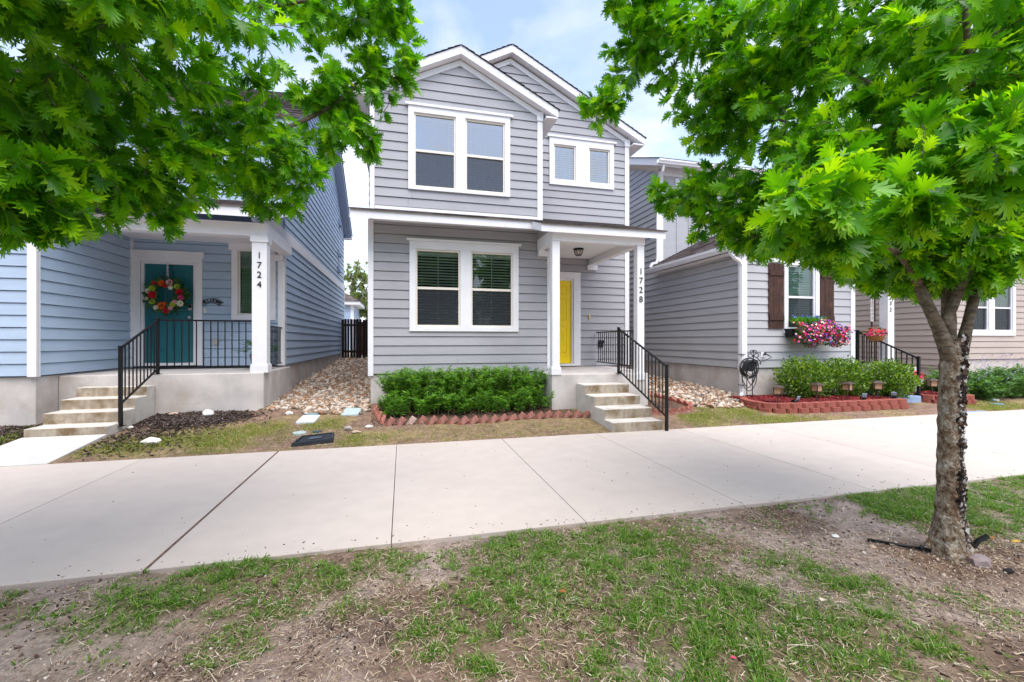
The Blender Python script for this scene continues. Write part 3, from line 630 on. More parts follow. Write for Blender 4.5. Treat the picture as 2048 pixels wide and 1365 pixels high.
# ------------------------------------------------------------------ light gray house with shutters (number 1732)
def shutter_house():
    H = thing('light_gray_house', 'light gray house with dark wooden shutters and white downspouts, number 1732', 'house', (9, 11, .2))
    zb = .81
    F = Frame((0, 8.15), (1, 0, 0), (0, -1, 0)); FL = Frame((7.3, 20), (0, -1, 0), (-1, 0, 0)); FU = Frame((0, 11.4), (1, 0, 0), (0, -1, 0))
    win = [(8.535, 9.325, 1.70, 3.16)]
    sidebuild(siding(F, 7.42, 10.40, zb, 3.215, zb, win), 'front_wall', S_LGRAY, H)
    sidebuild(siding(FL, 0, 11.84, zb, 3.42, zb), 'side_wall', S_LGRAY, H)
    def rk(z): return (0., 8.6 if z < 6.4 else 8.6 - (z - 6.4) / .41)
    sidebuild(siding(FL, 0, 8.6, 3.42, 8.0, zb, bounds=rk), 'upper_side_wall', S_LGRAY, H)
    FR = Frame((10.5, 8.15), (0, 1, 0), (1, 0, 0)); sidebuild(siding(FR, 0, 2.2, zb, 3.4, zb), 'porch_side_wall', S_LGRAY, H)
    FP = Frame((0, 10.3), (1, 0, 0), (0, -1, 0)); sidebuild(siding(FP, 10.5, 12.9, zb, 3.5, zb), 'porch_wall', S_LGRAY, H)
    # board-and-batten upper front
    m = MB(); m.fbox(FU, 7.33, 12.9, -.03, 0, 3.4, 6.5)
    m.build('upper_front_wall', S_LGRAY, H)
    x = 7.93
    while x < 12.8: board(H, FU, x - .022, x + .022, 3.4, 6.30, .022, 0, 'batten', S_LGRAY); x += .405
    window(H, FU, [(8.0, 8.75, 5.33, 6.1), (8.95, 9.7, 5.33, 6.1)], (7.86, 9.83, 5.20, 6.25), cap=False, mid=False, screen=False, tilt=45, label='upper window with white casing above the lower roof')
    for b in ((F, 7.29, 7.425, zb - .03, 3.215), (F, 10.385, 10.51, zb - .03, 3.215), (FU, 7.31, 7.45, 3.4, 6.4), (FL, 11.78, 11.845, zb - .03, 3.4)): board(H, *b)
    board(H, F, 7.29, 10.51, 3.2155, 3.52, name='frieze_board'); board(H, FU, 7.45, 12.9, 6.3, 6.48, name='frieze_board', o0=0)
    m = MB(); m.box(7.32, 10.49, 8.17, 20, -.3, .80); m.build('foundation', CONC, H, bevel=.01)
    m = MB(); m.box(10.5, 12.2, 7.9, 10.28, -.3, .78); m.build('porch_slab', CONC, H, bevel=.01)
    window(H, F, win, (8.43, 9.43, 1.60, 3.215), cap=False, blind=BLINDG, tilt=66, sashmat=WHITE, glass=GLASSL)
    for (x0, x1) in ((8.0, 8.415), (9.455, 9.86)):
        mb = MB(); w = (x1 - x0) / 3
        for i in range(3): mb.fbox(F, x0 + i * w + .003, x0 + (i + 1) * w - .003, .018, .04 + .002 * (i % 2), 1.70, 3.185)
        s = mb.build('shutter', DARKWOOD, H, bevel=.004)
        for z in (2.90, 1.89): mb = MB(); mb.fbox(F, x0 + .015, x1 - .005, .042, .062, z, z + .11); mb.build('crosspiece', DARKWOOD, s, bevel=.004)
    # lower gable roof with gutter on the left eave
    m = MB(); g = MB(); rx, zt = 8.88, 4.50; hw = 1.83; sl = .50
    for sx in (-1, 1):
        e = (rx + sx * hw, zt - sl * hw); roof_slab(m, (e[0], 7.95, e[1]), (rx, 7.95, zt), (rx, 11.38, zt), (e[0], 11.38, e[1]), .15)
        shingles(g, (e[0] + sx * .03, 7.92, e[1] - .01), (e[0] + sx * .03, 11.38, e[1] - .01), (rx, 7.92, zt + .004), (rx, 11.38, zt + .004))
    m.prism([(7.32, 3.5), (10.45, 3.5), (8.88, 4.33)], lambda p, t: (p[0], 8.13 + t * .04, p[1]))
    # porch roof over the entry
    roof_slab(m, (10.3, 7.7, 3.5), (12.6, 7.7, 3.5), (12.6, 10.3, 4.3), (10.3, 10.3, 4.3), .15)
    shingles(g, (10.75, 7.67, 3.5), (12.63, 7.67, 3.5), (10.75, 10.3, 4.3), (12.63, 10.3, 4.3))
    # upper roof: ridge along the street, left rake visible
    for (ye, ze, sg) in ((11.02, 6.62, 1), (20.3, 6.62, -1)):
        ym, zm = 15.66, 8.52
        roof_slab(m, (7.05, ye, ze), (13, ye, ze), (13, ym, zm), (7.05, ym, zm), .20)
        shingles(g, (7.02, ye - sg * .03, ze), (13, ye - sg * .03, ze), (7.02, ym, zm + .004), (13, ym, zm + .004))
    m.build('fascia', WHITE, H); g.build('roof', SHINGLE, H)
    m = MB(); m.box(7.05, 7.29, 8.2, 11.38, 3.37, 3.385); m.build('soffit', WHITE, H)
    def gutter(a, b, o):      # K-style trough along a-b, o = outward
        m = MB(); a = Vector(a); b = Vector(b); o = Vector(o)
        pr = [(0, 0), (.085, 0), (.095, .03), (.125, .075), (.125, .115), (.115, .115), (.115, .08), (.085, .035), (.01, .01), (0, .115)]
        m.prism(pr, lambda p, t: a.lerp(b, t) + o * p[0] + Vector((0, 0, p[1]))); return m.build('gutter', WHITE, H)
    gutter((7.05, 7.96, 3.405), (7.05, 11.5, 3.405), (-1, 0, 0)); gutter((7.02, 11.02, 6.46), (13, 11.02, 6.46), (0, -1, 0))
    def spout(pts, nm='downspout'):
        m = MB()
        m.tube(pts, [.048] * len(pts), 4, True); return m.build(nm, WHITE, H, bevel=.008)
    d = spout([(6.98, 8.12, 3.42), (6.99, 8.10, 3.33), (7.06, 8.08, 3.25), (7.20, 8.07, 3.16), (7.235, 8.07, 3.06), (7.235, 8.07, .36), (7.22, 8.05, .27), (7.10, 7.93, .17)])
    for z in (1.12, .45): m = MB(); m.box(7.18, 7.29, 8.015, 8.125, z, z + .012); m.build('strap', BLACK, d)
    spout([(7.22, 11.0, 6.46), (7.22, 11.05, 6.3), (7.23, 11.3, 6.1), (7.23, 11.33, 5.9), (7.23, 11.33, 3.80), (7.18, 11.3, 3.70), (7.02, 11.28, 3.66), (6.97, 11.28, 3.55)])
    # tap on the front wall
    m = MB(); m.fbox(F, 7.80, 7.90, .01, .03, 1.05, 1.17); t = m.build('tap_plate', WHITE, H, bevel=.004)
    m = MB(); m.tube([F.p(7.86, .03, 1.11), F.p(7.88, .10, 1.12), F.p(7.92, .13, 1.09)], .014, 8); m.tube([F.p(7.86, .07, 1.12), F.p(7.86, .08, 1.17)], .02, 8); m.build('tap', M('dark_metal', (.05, .05, .06), rough=.4, metal=.6), t)
    column(H, 11.30, 11.50, 7.95, 8.15, .78, 3.36, '1732', -.02, 2.62, .135, .15)
    m = MB(); m.box(10.6, 12.3, 7.95, 8.13, 3.362, 3.5); m.build('porch_beam', WHITE, H)
shutter_house()
steps('concrete_steps', 'blue painted concrete steps beside the red block planter', 10.02, 10.98, [7.05, 7.38, 7.71, 7.9], [.22, .41, .60], .0, BLUEC)
r = thing('stair_railing', 'black metal handrail sloping down the blue painted steps', 'railing', (11.03, 7.8, .2), 'black metal railings')
railing(r, (11.02, 8.45), (11.02, 7.14), 1.66, 1.04, .80, 11, bot_post=((11.02, 7.13), .02, 1.07), top_post=((11.02, 8.46), .78, 1.68), bal=.018, rail=.034, post=.05)
r = thing('porch_railing', 'black metal railing behind the white column numbered 1732', 'railing', (11.4, 9.2, .78), 'black metal railings')
railing(r, (11.40, 8.2), (11.40, 10.25), 1.60, 1.60, .72, 15, bal=.018)

# ------------------------------------------------------------------ beige house on the far right
def beige_house():
    H = thing('beige_house', 'beige lap-sided house at the right edge with a white twin window', 'house', (17, 11, .2))
    zb = .87
    F = Frame((0, 9.2), (1, 0, 0), (0, -1, 0)); FL = Frame((15.38, 20), (0, -1, 0), (-1, 0, 0))
    wn = [(16.2, 17.0, 1.72, 3.12), (17.24, 18.04, 1.72, 3.12)]
    sidebuild(siding(F, 15.4, 22, zb, 4.0, zb, wn), 'front_wall', S_BEIGE, H)
    sidebuild(siding(FL, 0, 10.8, .62, 4.6, .69), 'side_wall', S_BEIGE, H)
    board(H, F, 15.36, 15.47, .6, 4.0, mat=S_BEIGE)
    m = MB(); m.box(15.42, 22, 9.22, 20, -.3, .86); m.build('foundation', M('beige_concrete', (.55, .50, .46), rough=.9, var=.08, scale=3, bump=.2), H)
    window(H, F, wn, (16.08, 18.16, 1.58, 3.28), cap=False, blind=BLINDG, tilt=66, sashmat=WHITE, glass=GLASSL)
    m = MB(); g = MB()
    for (ye, sg) in ((8.85, 1), (20.4, -1)):
        roof_slab(m, (15.0, ye, 4.0), (22, ye, 4.0), (22, 14.6, 6.6), (15.0, 14.6, 6.6), .16)
        shingles(g, (14.97, ye - sg * .03, 4.0), (22, ye - sg * .03, 4.0), (14.97, 14.6, 6.605), (22, 14.6, 6.605))
    m.prism([(9.2, 4.55), (20, 4.55), (14.6, 6.4)], lambda p, t: (15.36 + t * .03, p[0], p[1]))
    m.build('fascia', WHITE, H); g.build('roof', SHINGLE, H)
beige_house()

# ------------------------------------------------------------------ behind the gap: fence, rear house, tree
def fence(x0, x1, y, zt, mat, name, label, nmiss=()):
    root = thing(name, label, 'fence', ((x0 + x1) / 2, y, gzf(0, y)), None)
    x = x0; i = 0
    while x < x1 - .03:
        w = rnd.uniform(.085, .12); t = zt + rnd.uniform(-.03, .02); m = MB(); b = gzf(0, y) - .03 + (rnd.random() < .3) * .10
        ln = rnd.uniform(-.008, .008)
        m.prism([(0, b), (w, b), (w + ln, t - .025), (w + ln - .02, t), (.02 + ln, t), (ln, t - .025)], lambda p, q: (x + p[0], y - .01 + q * .02, p[1])); m.build('picket', mat, root)
        x += w + rnd.uniform(.004, .016) + (.02 if i % 4 == 2 else 0); i += 1
    for z in (zt - .3, zt - 1.4): m = MB(); m.box(x0, x1, y + .012, y + .05, z, z + .09); m.build('fence_rail', mat, root)
fence(-2.45, -1.42, 19.3, 2.34, FENCE, 'wooden_fence', 'dark stained picket fence closing the gravel gap between the houses')
fence(-2.1, -.55, 21.6, 2.35, FENCER, 'wooden_fence', 'red brown picket fence seen past the dark picket fence')
def rear_house():
    H = thing('rear_house', 'small blue house with gray hip roof seen far behind the picket fence', 'house', (-5.6, 34, .8))
    Fq = Frame((0, 32), (1, 0, 0), (0, -1, 0)); Fs = Frame((-3.3, 32), (0, 1, 0), (1, 0, 0))
    sidebuild(siding(Fq, -8, -3.3, .8, 3.95, .8), 'front_wall', S_BLUE, H); sidebuild(siding(Fs, 0, 5, .8, 3.95, .8), 'side_wall', S_BLUE, H)
    board(H, Fq, -3.48, -3.28, .8, 3.95)
    m = MB(); e = .42; c = [(-8, 32 - e), (-3.3 + e, 32 - e), (-3.3 + e, 37 + e), (-8, 37 + e)]; z = 4.16
    m.box(-8, -3.3 + e, 32 - e, 37 + e, 3.92, z); m.build('fascia', WHITE, H)
    m = MB(); shingles(m, (-8, 31.5, z), (-2.85, 31.5, z), (-8, 34.5, 5.25), (-4.6, 34.5, 5.25), exp=.2); shingles(m, (-2.85, 31.5, z), (-2.85, 37.5, z), (-4.6, 34.5, 5.25), (-4.6, 34.6, 5.25), exp=.2); m.build('roof', SHINGLE, H)
rear_house()
# ------------------------------------------------------------------ trees
def oak_leaf():
    """lobed red-oak leaf, length 1 along x: midrib points and five bristle-tipped lobes a side"""
    mid = [0, .09, .22, .42, .62, .80, 1.04]; sin_ = [.028, .07, .10, .10, .085, .05]
    tips = [((.10, .12), (.12, .19), (.17, .09)), ((.25, .22), (.31, .36), (.36, .18)), ((.46, .27), (.57, .43), (.58, .21)), ((.67, .22), (.79, .34), (.77, .16)), ((.85, .12), (.94, .19), (.92, .07))]
    V = [(m, 0.) for m in mid]; Fq = []
    for sgn in (1, -1):
        b = len(V)
        for i in range(6): V.append((mid[i] + .01, sgn * sin_[i]))
        t = len(V)
        for lobe in tips: V += [(p[0], sgn * p[1]) for p in lobe]
        for i in range(5):
            p = [i, b + i, t + 3 * i, t + 3 * i + 1, t + 3 * i + 2, b + i + 1, i + 1]
            Fq.append(p if sgn < 0 else p[::-1])
        p = [5, b + 5, 6]; Fq.append(p if sgn < 0 else p[::-1])
    st = len(V); V += [(-.28, .008), (-.28, -.008), (0.02, -.008), (.02, .008)]; Fq.append([st, st + 1, st + 2, st + 3])
    V3 = [(x, y, abs(y) * .30 - .26 * x * x - .12 * y * y) for x, y in V]
    return V3, Fq
OAK = oak_leaf()
LEAFM = leafmat('oak_leaf', [(.032, .14, .004), (.08, .29, .006), (.145, .42, .008), (.31, .58, .011)], trans=.40, gloss=.4, rough=.38)
def bark_mat():
    m, N, L = newmat('oak_bark')
    out = N('ShaderNodeOutputMaterial'); p = N('ShaderNodeBsdfPrincipled'); p.inputs['Roughness'].default_value = .9; p.inputs['Specular IOR Level'].default_value = .15
    tc = N('ShaderNodeTexCoord'); mp = N('ShaderNodeMapping'); mp.inputs['Scale'].default_value = (1, 1, .8); L(tc.outputs['Object'], mp.inputs[0])
    n = N('ShaderNodeTexNoise'); n.inputs['Scale'].default_value = 22; n.inputs['Detail'].default_value = 10; n.inputs['Roughness'].default_value = .78; L(mp.outputs[0], n.inputs['Vector'])
    rp = N('ShaderNodeValToRGB'); cr = rp.color_ramp
    for pos, c in ((.33, (.022, .014, .009)), (.42, (.10, .06, .036)), (.48, (.19, .135, .09)), (.56, (.30, .265, .215)), (.68, (.50, .47, .41))):
        e = cr.elements.new(pos); e.color = (*c, 1)
    cr.elements.remove(cr.elements[0]); cr.elements.remove(cr.elements[-1]); L(n.outputs['Fac'], rp.inputs[0])
    v = N('ShaderNodeTexVoronoi'); v.inputs['Scale'].default_value = 42; v.feature = 'DISTANCE_TO_EDGE'; L(mp.outputs[0], v.inputs['Vector'])
    n2 = N('ShaderNodeTexNoise'); n2.inputs['Scale'].default_value = 70; n2.inputs['Detail'].default_value = 5; L(mp.outputs[0], n2.inputs['Vector'])
    ad = N('ShaderNodeMath'); ad.operation = 'ADD'; L(v.outputs['Distance'], ad.inputs[0]); L(n2.outputs['Fac'], ad.inputs[1])
    b = N('ShaderNodeBump'); b.inputs['Strength'].default_value = .8; b.inputs['Distance'].default_value = .012; L(ad.outputs[0], b.inputs['Height']); L(b.outputs[0], p.inputs['Normal'])
    L(rp.outputs[0], p.inputs['Base Color']); L(p.outputs[0], out.inputs[0]); return m
BARK = bark_mat()
LIMBM = M('smooth_limb_bark', (.13, .10, .068), rough=.75, var=.55, scale=34, bump=.7, bscale=48, stretch=(.5, .5, 1.5), spec=.3, dirt=(.25, .235, .19), dscale=15, dlo=.52, dhi=.70)

def spline(pts, n):
    P = [Vector(p) for p in pts]; out = []
    for i in range(len(P) - 1):
        p0, p1, p2, p3 = P[max(i - 1, 0)], P[i], P[i + 1], P[min(i + 2, len(P) - 1)]
        for k in range(n):
            t = k / n
            out.append(.5 * ((2 * p1) + (p2 - p0) * t + (2 * p0 - 5 * p1 + 4 * p2 - p3) * t * t + (3 * p1 - p0 - 3 * p2 + p3) * t ** 3))
    return out + [P[-1]]
def lerp_r(rs, n):
    out = []
    for a, b in zip(rs[:-1], rs[1:]): out += [a + (b - a) * k / n for k in range(n)]
    return out + [rs[-1]]
def rough_trunk(pts, rs, n=52, sub=34, amp=.007, flare=True):
    P = spline(pts, sub); r = lerp_r(rs, sub); mb = MB(); mb.tube(P, r, n)
    out = []
    for i, v in enumerate(mb.v):
        c = P[min(i // n, len(P) - 1)]; d = Vector(v) - c; d.z *= .3
        nn = mnoise.noise(Vector(v) * 14) * amp + mnoise.noise(Vector((v[0] * 45, v[1] * 45, v[2] * 20))) * amp * .7 + mnoise.noise(Vector((v[0] * 90, v[1] * 90, v[2] * 16))) * amp * .7
        if flare and v[2] < .3: nn += max(0, mnoise.noise(Vector((v[0] * 20, v[1] * 20, 0)))) * .10 * (1 - v[2] / .3)
        out.append(tuple(Vector(v) + d.normalized() * nn if d.length > 1e-6 else v))
    mb.v = out; return mb
def tree(name, label, base, trunk, limbs, blobs, leafsize=(.075, .145), per=16, seed=1, droop=.35, group=None, leafm=None, bark=None, tw=.0035):
    """limbs: list of (points, radii); blobs: (centre, radii, count) ellipsoids of twig ends, each joined to the nearest branch"""
    global rng
    keep = rng; rng = np.random.default_rng(seed); rd = random.Random(seed)
    root = thing(name, label, 'tree', base, group)
    if trunk: trunk.build('trunk', bark or BARK, root, smooth=True)
    nodes = []; nr = []
    for pts, rs in limbs:
        P = spline(pts, 8); r = lerp_r(rs, 8); mb = MB(); mb.tube(P, r, 12)
        mb.v = [tuple(Vector(v) + Vector((mnoise.noise(Vector(v) * 18), mnoise.noise(Vector(v) * 18 + Vector((7, 0, 0))), 0)) * .006) for v in mb.v]
        mb.build('limb', LIMBM, root, smooth=True)
        k = len(P) // 4; nodes += [tuple(p) for p in P[k:]]; nr += r[k:]
    ends = []
    for c, rr, n in blobs:
        u = rdir(n) * (rng.random((n, 1)) ** (1 / 2.3)); ends += [tuple(x) for x in np.array(c) + u * np.array(rr)]
    ends = np.array(ends); NP = np.array(nodes); d = np.array([np.min(np.linalg.norm(NP - e, axis=1)) for e in ends]); order = np.argsort(d)
    mb = MB(); lf = []; lu = []; lt = []; ls = []
    nodes = [np.array(x) for x in nodes]; arr = np.array(nodes); cnt = len(nodes); arr = np.vstack([arr, np.zeros((len(ends) * 4, 3))]); rad = list(nr)
    for i in order:
        e = ends[i]; dd = np.linalg.norm(arr[:cnt] - e, axis=1); j = int(np.argmin(dd)); a = arr[j]; L = dd[j]
        r0 = min(rad[j] * .7, .004 + .010 * min(1.5, L)); mdir = (e - a)
        side = rng.normal(size=3) * .10 * L; m1 = a + mdir * .4 + side + np.array([0, 0, .06 * L]); m2 = a + mdir * .75 + side * .7 + np.array([0, 0, .05 * L])
        mb.tube([tuple(a), tuple(m1), tuple(m2), tuple(e)], [r0, r0 * .75, max(tw, r0 * .5), tw], 5, False)
        for q, rq in ((m1, r0 * .75), (m2, r0 * .5), (e, tw)): arr[cnt] = q; cnt += 1; rad.append(rq)
        dirv = mdir / (L + 1e-6); dirv = dirv + np.array([0, 0, -.15]); dirv /= np.linalg.norm(dirv)
        n = rd.randint(int(per * .7), int(per * 1.35)); t = rng.random(n) ** .6
        seg = min(L, .32); pos = e - dirv * ((1 - t) * seg)[:, None]
        perp = rdir(n); perp -= dirv * (perp @ dirv)[:, None]; perp /= np.linalg.norm(perp, axis=1, keepdims=True) + 1e-9
        f = dirv * (.35 + .5 * t)[:, None] + perp * .85 + np.array([0, 0, -droop]) * rng.uniform(.2, 1.3, (n, 1)); f /= np.linalg.norm(f, axis=1, keepdims=True)
        s = rng.uniform(*leafsize, n); lt.append(pos + f * (s * .26)[:, None]); lf.append(f)
        lu.append(np.array([0, 0, 1.]) + rng.normal(size=(n, 3)) * .62); ls.append(s)
    mb.build('twig', LIMBM, root)
    scatter('crown', OAK[0], OAK[1], rots(np.vstack(lf), np.vstack(lu)), np.vstack(lt), np.concatenate(ls), leafm or LEAFM, root)
    rng = keep
    return root

def right_tree():
    rv = Vector((.970, -.244, 0)); fv = Vector((.858, .513, 0)); K = Vector((3.535, 2.09, 1.36)); Zv = Vector((0, 0, 1))
    q = lambda r, f, z: tuple(K + rv * r + fv * f + Zv * z)
    tr = rough_trunk([(3.515, 2.10, -.04), (3.515, 2.10, .10), (3.52, 2.10, .34), (3.525, 2.10, .8), (3.53, 2.09, 1.2), q(.0, 0, .06)], [.128, .086, .066, .060, .063, .068])
    limbs = [
        ([q(-.005, -.01, -.10), q(-.09, -.02, .14), q(-.21, 0, .40), q(-.40, .15, .95), q(-.80, .45, 1.5), q(-1.4, .9, 1.85)], [.050, .037, .031, .024, .018, .010]),
        ([q(-.03, .05, .05), q(-.03, .06, .35), q(-.06, .08, .8), q(-.12, .15, 1.6), q(-.10, .3, 2.6), q(-.05, .3, 3.6)], [.046, .036, .033, .028, .02, .012]),
        ([q(.05, .0, -.06), q(.09, .0, .14), q(.19, .02, .48), q(.42, .05, 1.0), q(.85, .1, 1.8), q(1.2, .2, 2.5)], [.040, .032, .028, .023, .018, .012]),
        ([q(-.06, -.03, .16), q(.03, -.06, .36), q(.10, -.14, .56), q(.15, -.35, .95), q(.1, -.7, 1.5), q(0, -1.0, 2.1)], [.030, .027, .025, .02, .016, .01]),
        ([q(-.22, -.02, .44), q(-.36, -.25, .62), q(-.62, -.60, .66), q(-.78, -.95, .78)], [.026, .02, .014, .008]),
        ([q(-.10, .12, 1.4), q(-.6, .6, 2.0), q(-1.2, 1.3, 2.5), q(-1.75, 1.6, 2.75)], [.028, .02, .014, .008]),
        ([q(-.5, .14, .8), q(-.8, .7, 1.0), q(-1.15, 1.3, 1.2), q(-1.6, 1.5, 1.3)], [.024, .018, .012, .007])]
    blobs = [((3.85, 2.75, 3.95), (1.65, 1.65, 1.6), 400), ((2.38, 4.1, 4.5), (.4, .45, .5), 40), ((2.25, 3.9, 5.05), (.5, .5, .4), 40), ((2.03, 4.2, 3.85), (.22, .3, .15), 14), ((2.85, 3.4, 3.6), (.5, .5, .45), 56),
             ((2.80, 3.75, 2.92), (.36, .4, .2), 30), ((3.15, 3.3, 2.62), (.55, .6, .36), 76), ((3.55, 2.9, 2.38), (.80, .8, .28), 120), ((3.66, 2.35, 1.92), (.34, .36, .10), 60), ((3.55, 2.15, 1.93), (.32, .25, .10), 34), ((3.26, 2.18, 1.95), (.24, .22, .09), 34), ((3.3, 2.0, 2.1), (.35, .25, .16), 36), ((4.2, 1.95, 2.32), (.45, .35, .18), 36), ((2.9, 2.6, 3.6), (.6, .6, .5), 50), ((2.8, 3.7, 4.4), (.5, .5, .5), 56), ((3.9, 2.25, 1.98), (.6, .5, .16), 64), ((3.6, 2.5, 2.05), (.5, .4, .15), 40),
             ((1.85, 1.5, 2.0), (.40, .30, .22), 32), ((2.35, 1.40, 2.2), (.38, .28, .26), 28), ((2.9, 2.2, 2.6), (.7, .6, .45), 70), ((4.6, 2.3, 2.5), (.8, .7, .5), 76), ((3.4, 1.6, 3.1), (.9, .6, .6), 70)]
    t = tree('oak_tree', 'young oak with a forked scarred trunk standing in the grass on the street side', (3.515, 2.10, 0), tr, limbs, blobs, seed=5)
    # scarred flaking seam on the trunk
    n = 1300; z = rng.uniform(.08, 1.46, n); a = np.radians(-88 + rng.normal(0, 11, n)); r = np.interp(z, [0, .2, .34, .8, 1.2, 1.45], [.112, .080, .066, .060, .063, .068]) + rng.uniform(-.002, .008, n)
    c = np.stack([3.52 + .012 * z + r * np.cos(a), 2.10 - .004 * z + r * np.sin(a), z], 1); nr_ = np.stack([np.cos(a), np.sin(a), rng.normal(0, .35, n)], 1)
    fw = np.stack([rng.normal(0, .5, n), rng.normal(0, .5, n), np.ones(n)], 1)
    tv = [(-.5, -.3, 0), (0, -.42, .10), (.5, -.25, .05), (.55, .2, .12), (.05, .4, .02), (-.5, .3, .1), (0, 0, .22)]; tf = [(0, 1, 6), (1, 2, 6), (2, 3, 6), (3, 4, 6), (4, 5, 6), (5, 0, 6)]
    scatter('bark_flakes', tv, tf, rots(fw, nr_), c, rng.uniform(.008, .03, n) * (.5 + .9 * (fbm(z, z * 0, 6., 2) > .5)), islandmat('bark_flake', [(.012, .008, .006), (.02, .014, .011), (.05, .032, .022), (.33, .31, .29), (.018, .012, .01), (.09, .06, .04), (.42, .41, .40)]), t)
right_tree()
def left_tree():
    tr = rough_trunk([(-3.25, 2.75, -.04), (-3.24, 2.76, .1), (-3.22, 2.78, .5), (-3.2, 2.8, 1.5)], [.15, .12, .09, .085])
    limbs = [([(-3.2, 2.8, 1.3), (-2.33, 3.27, 2.22), (-1.98, 3.75, 2.62), (-1.4, 4.15, 3.05), (-.7, 4.4, 3.6), (-.3, 4.5, 4.1)], [.06, .042, .034, .026, .018, .01]),
             ([(-3.2, 2.8, 1.45), (-3.0, 2.9, 2.4), (-2.5, 3.1, 3.5), (-2.0, 3.4, 4.6)], [.07, .055, .04, .02]),
             ([(-3.2, 2.8, 1.4), (-2.7, 2.6, 2.2), (-2.0, 2.5, 2.9), (-1.3, 2.6, 3.4)], [.05, .036, .024, .012]),
             ([(-2.7, 3.0, 3.0), (-1.9, 3.6, 3.7), (-1.0, 4.1, 4.3), (-.2, 4.4, 4.9)], [.03, .024, .016, .01])]
    blobs = [((-2.05, 3.2, 3.5), (1.35, 1.2, 1.15), 400), ((-1.80, 2.62, 2.12), (.26, .26, .22), 22), ((-1.95, 3.25, 2.5), (.7, .6, .35), 80), ((-1.2, 4.2, 3.0), (.6, .5, .42), 70),
             ((-.62, 4.45, 3.6), (.5, .5, .48), 56), ((-.22, 4.5, 4.85), (.36, .4, .5), 34), ((-.15, 4.45, 4.15), (.3, .35, .32), 24), ((-.9, 4.2, 4.6), (.8, .6, .45), 60), ((-1.6, 2.5, 3.3), (.6, .4, .6), 60)]
    tree('oak_tree', 'leafy oak whose dense crown hangs in front of the blue house', (-3.25, 2.75, 0), tr, limbs, blobs, seed=9)
left_tree()
def far_tree():
    tr = MB(); P = spline([(-4.3, 37, .8), (-4.2, 37, 3), (-3.9, 37, 5.5), (-3.4, 37, 8)], 5); tr.tube(P, lerp_r([.25, .2, .14, .05], 5), 10)
    limbs = [([(-4.2, 37, 2.5), (-3.4, 36.6, 4.2), (-2.6, 36.5, 6.0)], [.12, .08, .03]), ([(-4.0, 37, 3.5), (-4.8, 37, 5.0), (-5.0, 37, 6.5)], [.1, .07, .03]), ([(-3.95, 37, 5), (-3.2, 37, 6.2), (-2.4, 37, 7)], [.08, .05, .02])]
    blobs = [((-3.6, 37, 4.6), (1.7, 1.3, 1.3), 150), ((-3.4, 37, 6.6), (1.5, 1.2, 1.1), 70), ((-2.4, 36.8, 4.0), (1.2, 1., 1.0), 90)]
    return tree('background_tree', 'thin leafed tree far behind the small blue rear house', (-4.3, 37, .8), tr, limbs, blobs, leafsize=(.16, .3), per=12, seed=3, leafm=leafmat('far_leaf', [(.13, .19, .06), (.18, .25, .09), (.24, .30, .12)], trans=.35), tw=.012)
far_tree()
def street_tree():
    tr = MB(); tr.tube(spline([(0, -16, 0), (.1, -16, 2), (0, -16, 5)], 5), lerp_r([.25, .2, .08], 5), 10)
    limbs = [([(0, -16, 2), (1.4, -16, 4), (2, -16, 6)], [.12, .08, .03]), ([(0, -16, 2.4), (-1.3, -15.6, 4), (-2, -15.6, 6)], [.12, .08, .03]), ([(.1, -16, 2.2), (.2, -14.8, 4), (.2, -14.4, 5.5)], [.1, .06, .03])]
    return tree('street_tree', 'leafy tree across the street, behind the viewer, mirrored in the windows', (0, -16, 0), tr, limbs, [((0, -15.8, 4.6), (3.0, 2.0, 3.0), 330)], leafsize=(.3, .55), per=11, seed=13, tw=.012, group='trees across the street', leafm=leafmat('street_leaf', [(.04, .13, .012), (.07, .2, .02), (.12, .28, .03)]))
ST = street_tree()
for i, x in enumerate([-14, -9.5, -5.2, 2.4, 5.2, 9, 13.5, 18, 23, 28]): dup(ST, (x, -16 + rnd.uniform(-1.5, 1), 0), rnd.uniform(0, 6), None, None, rnd.uniform(.95, 1.2))

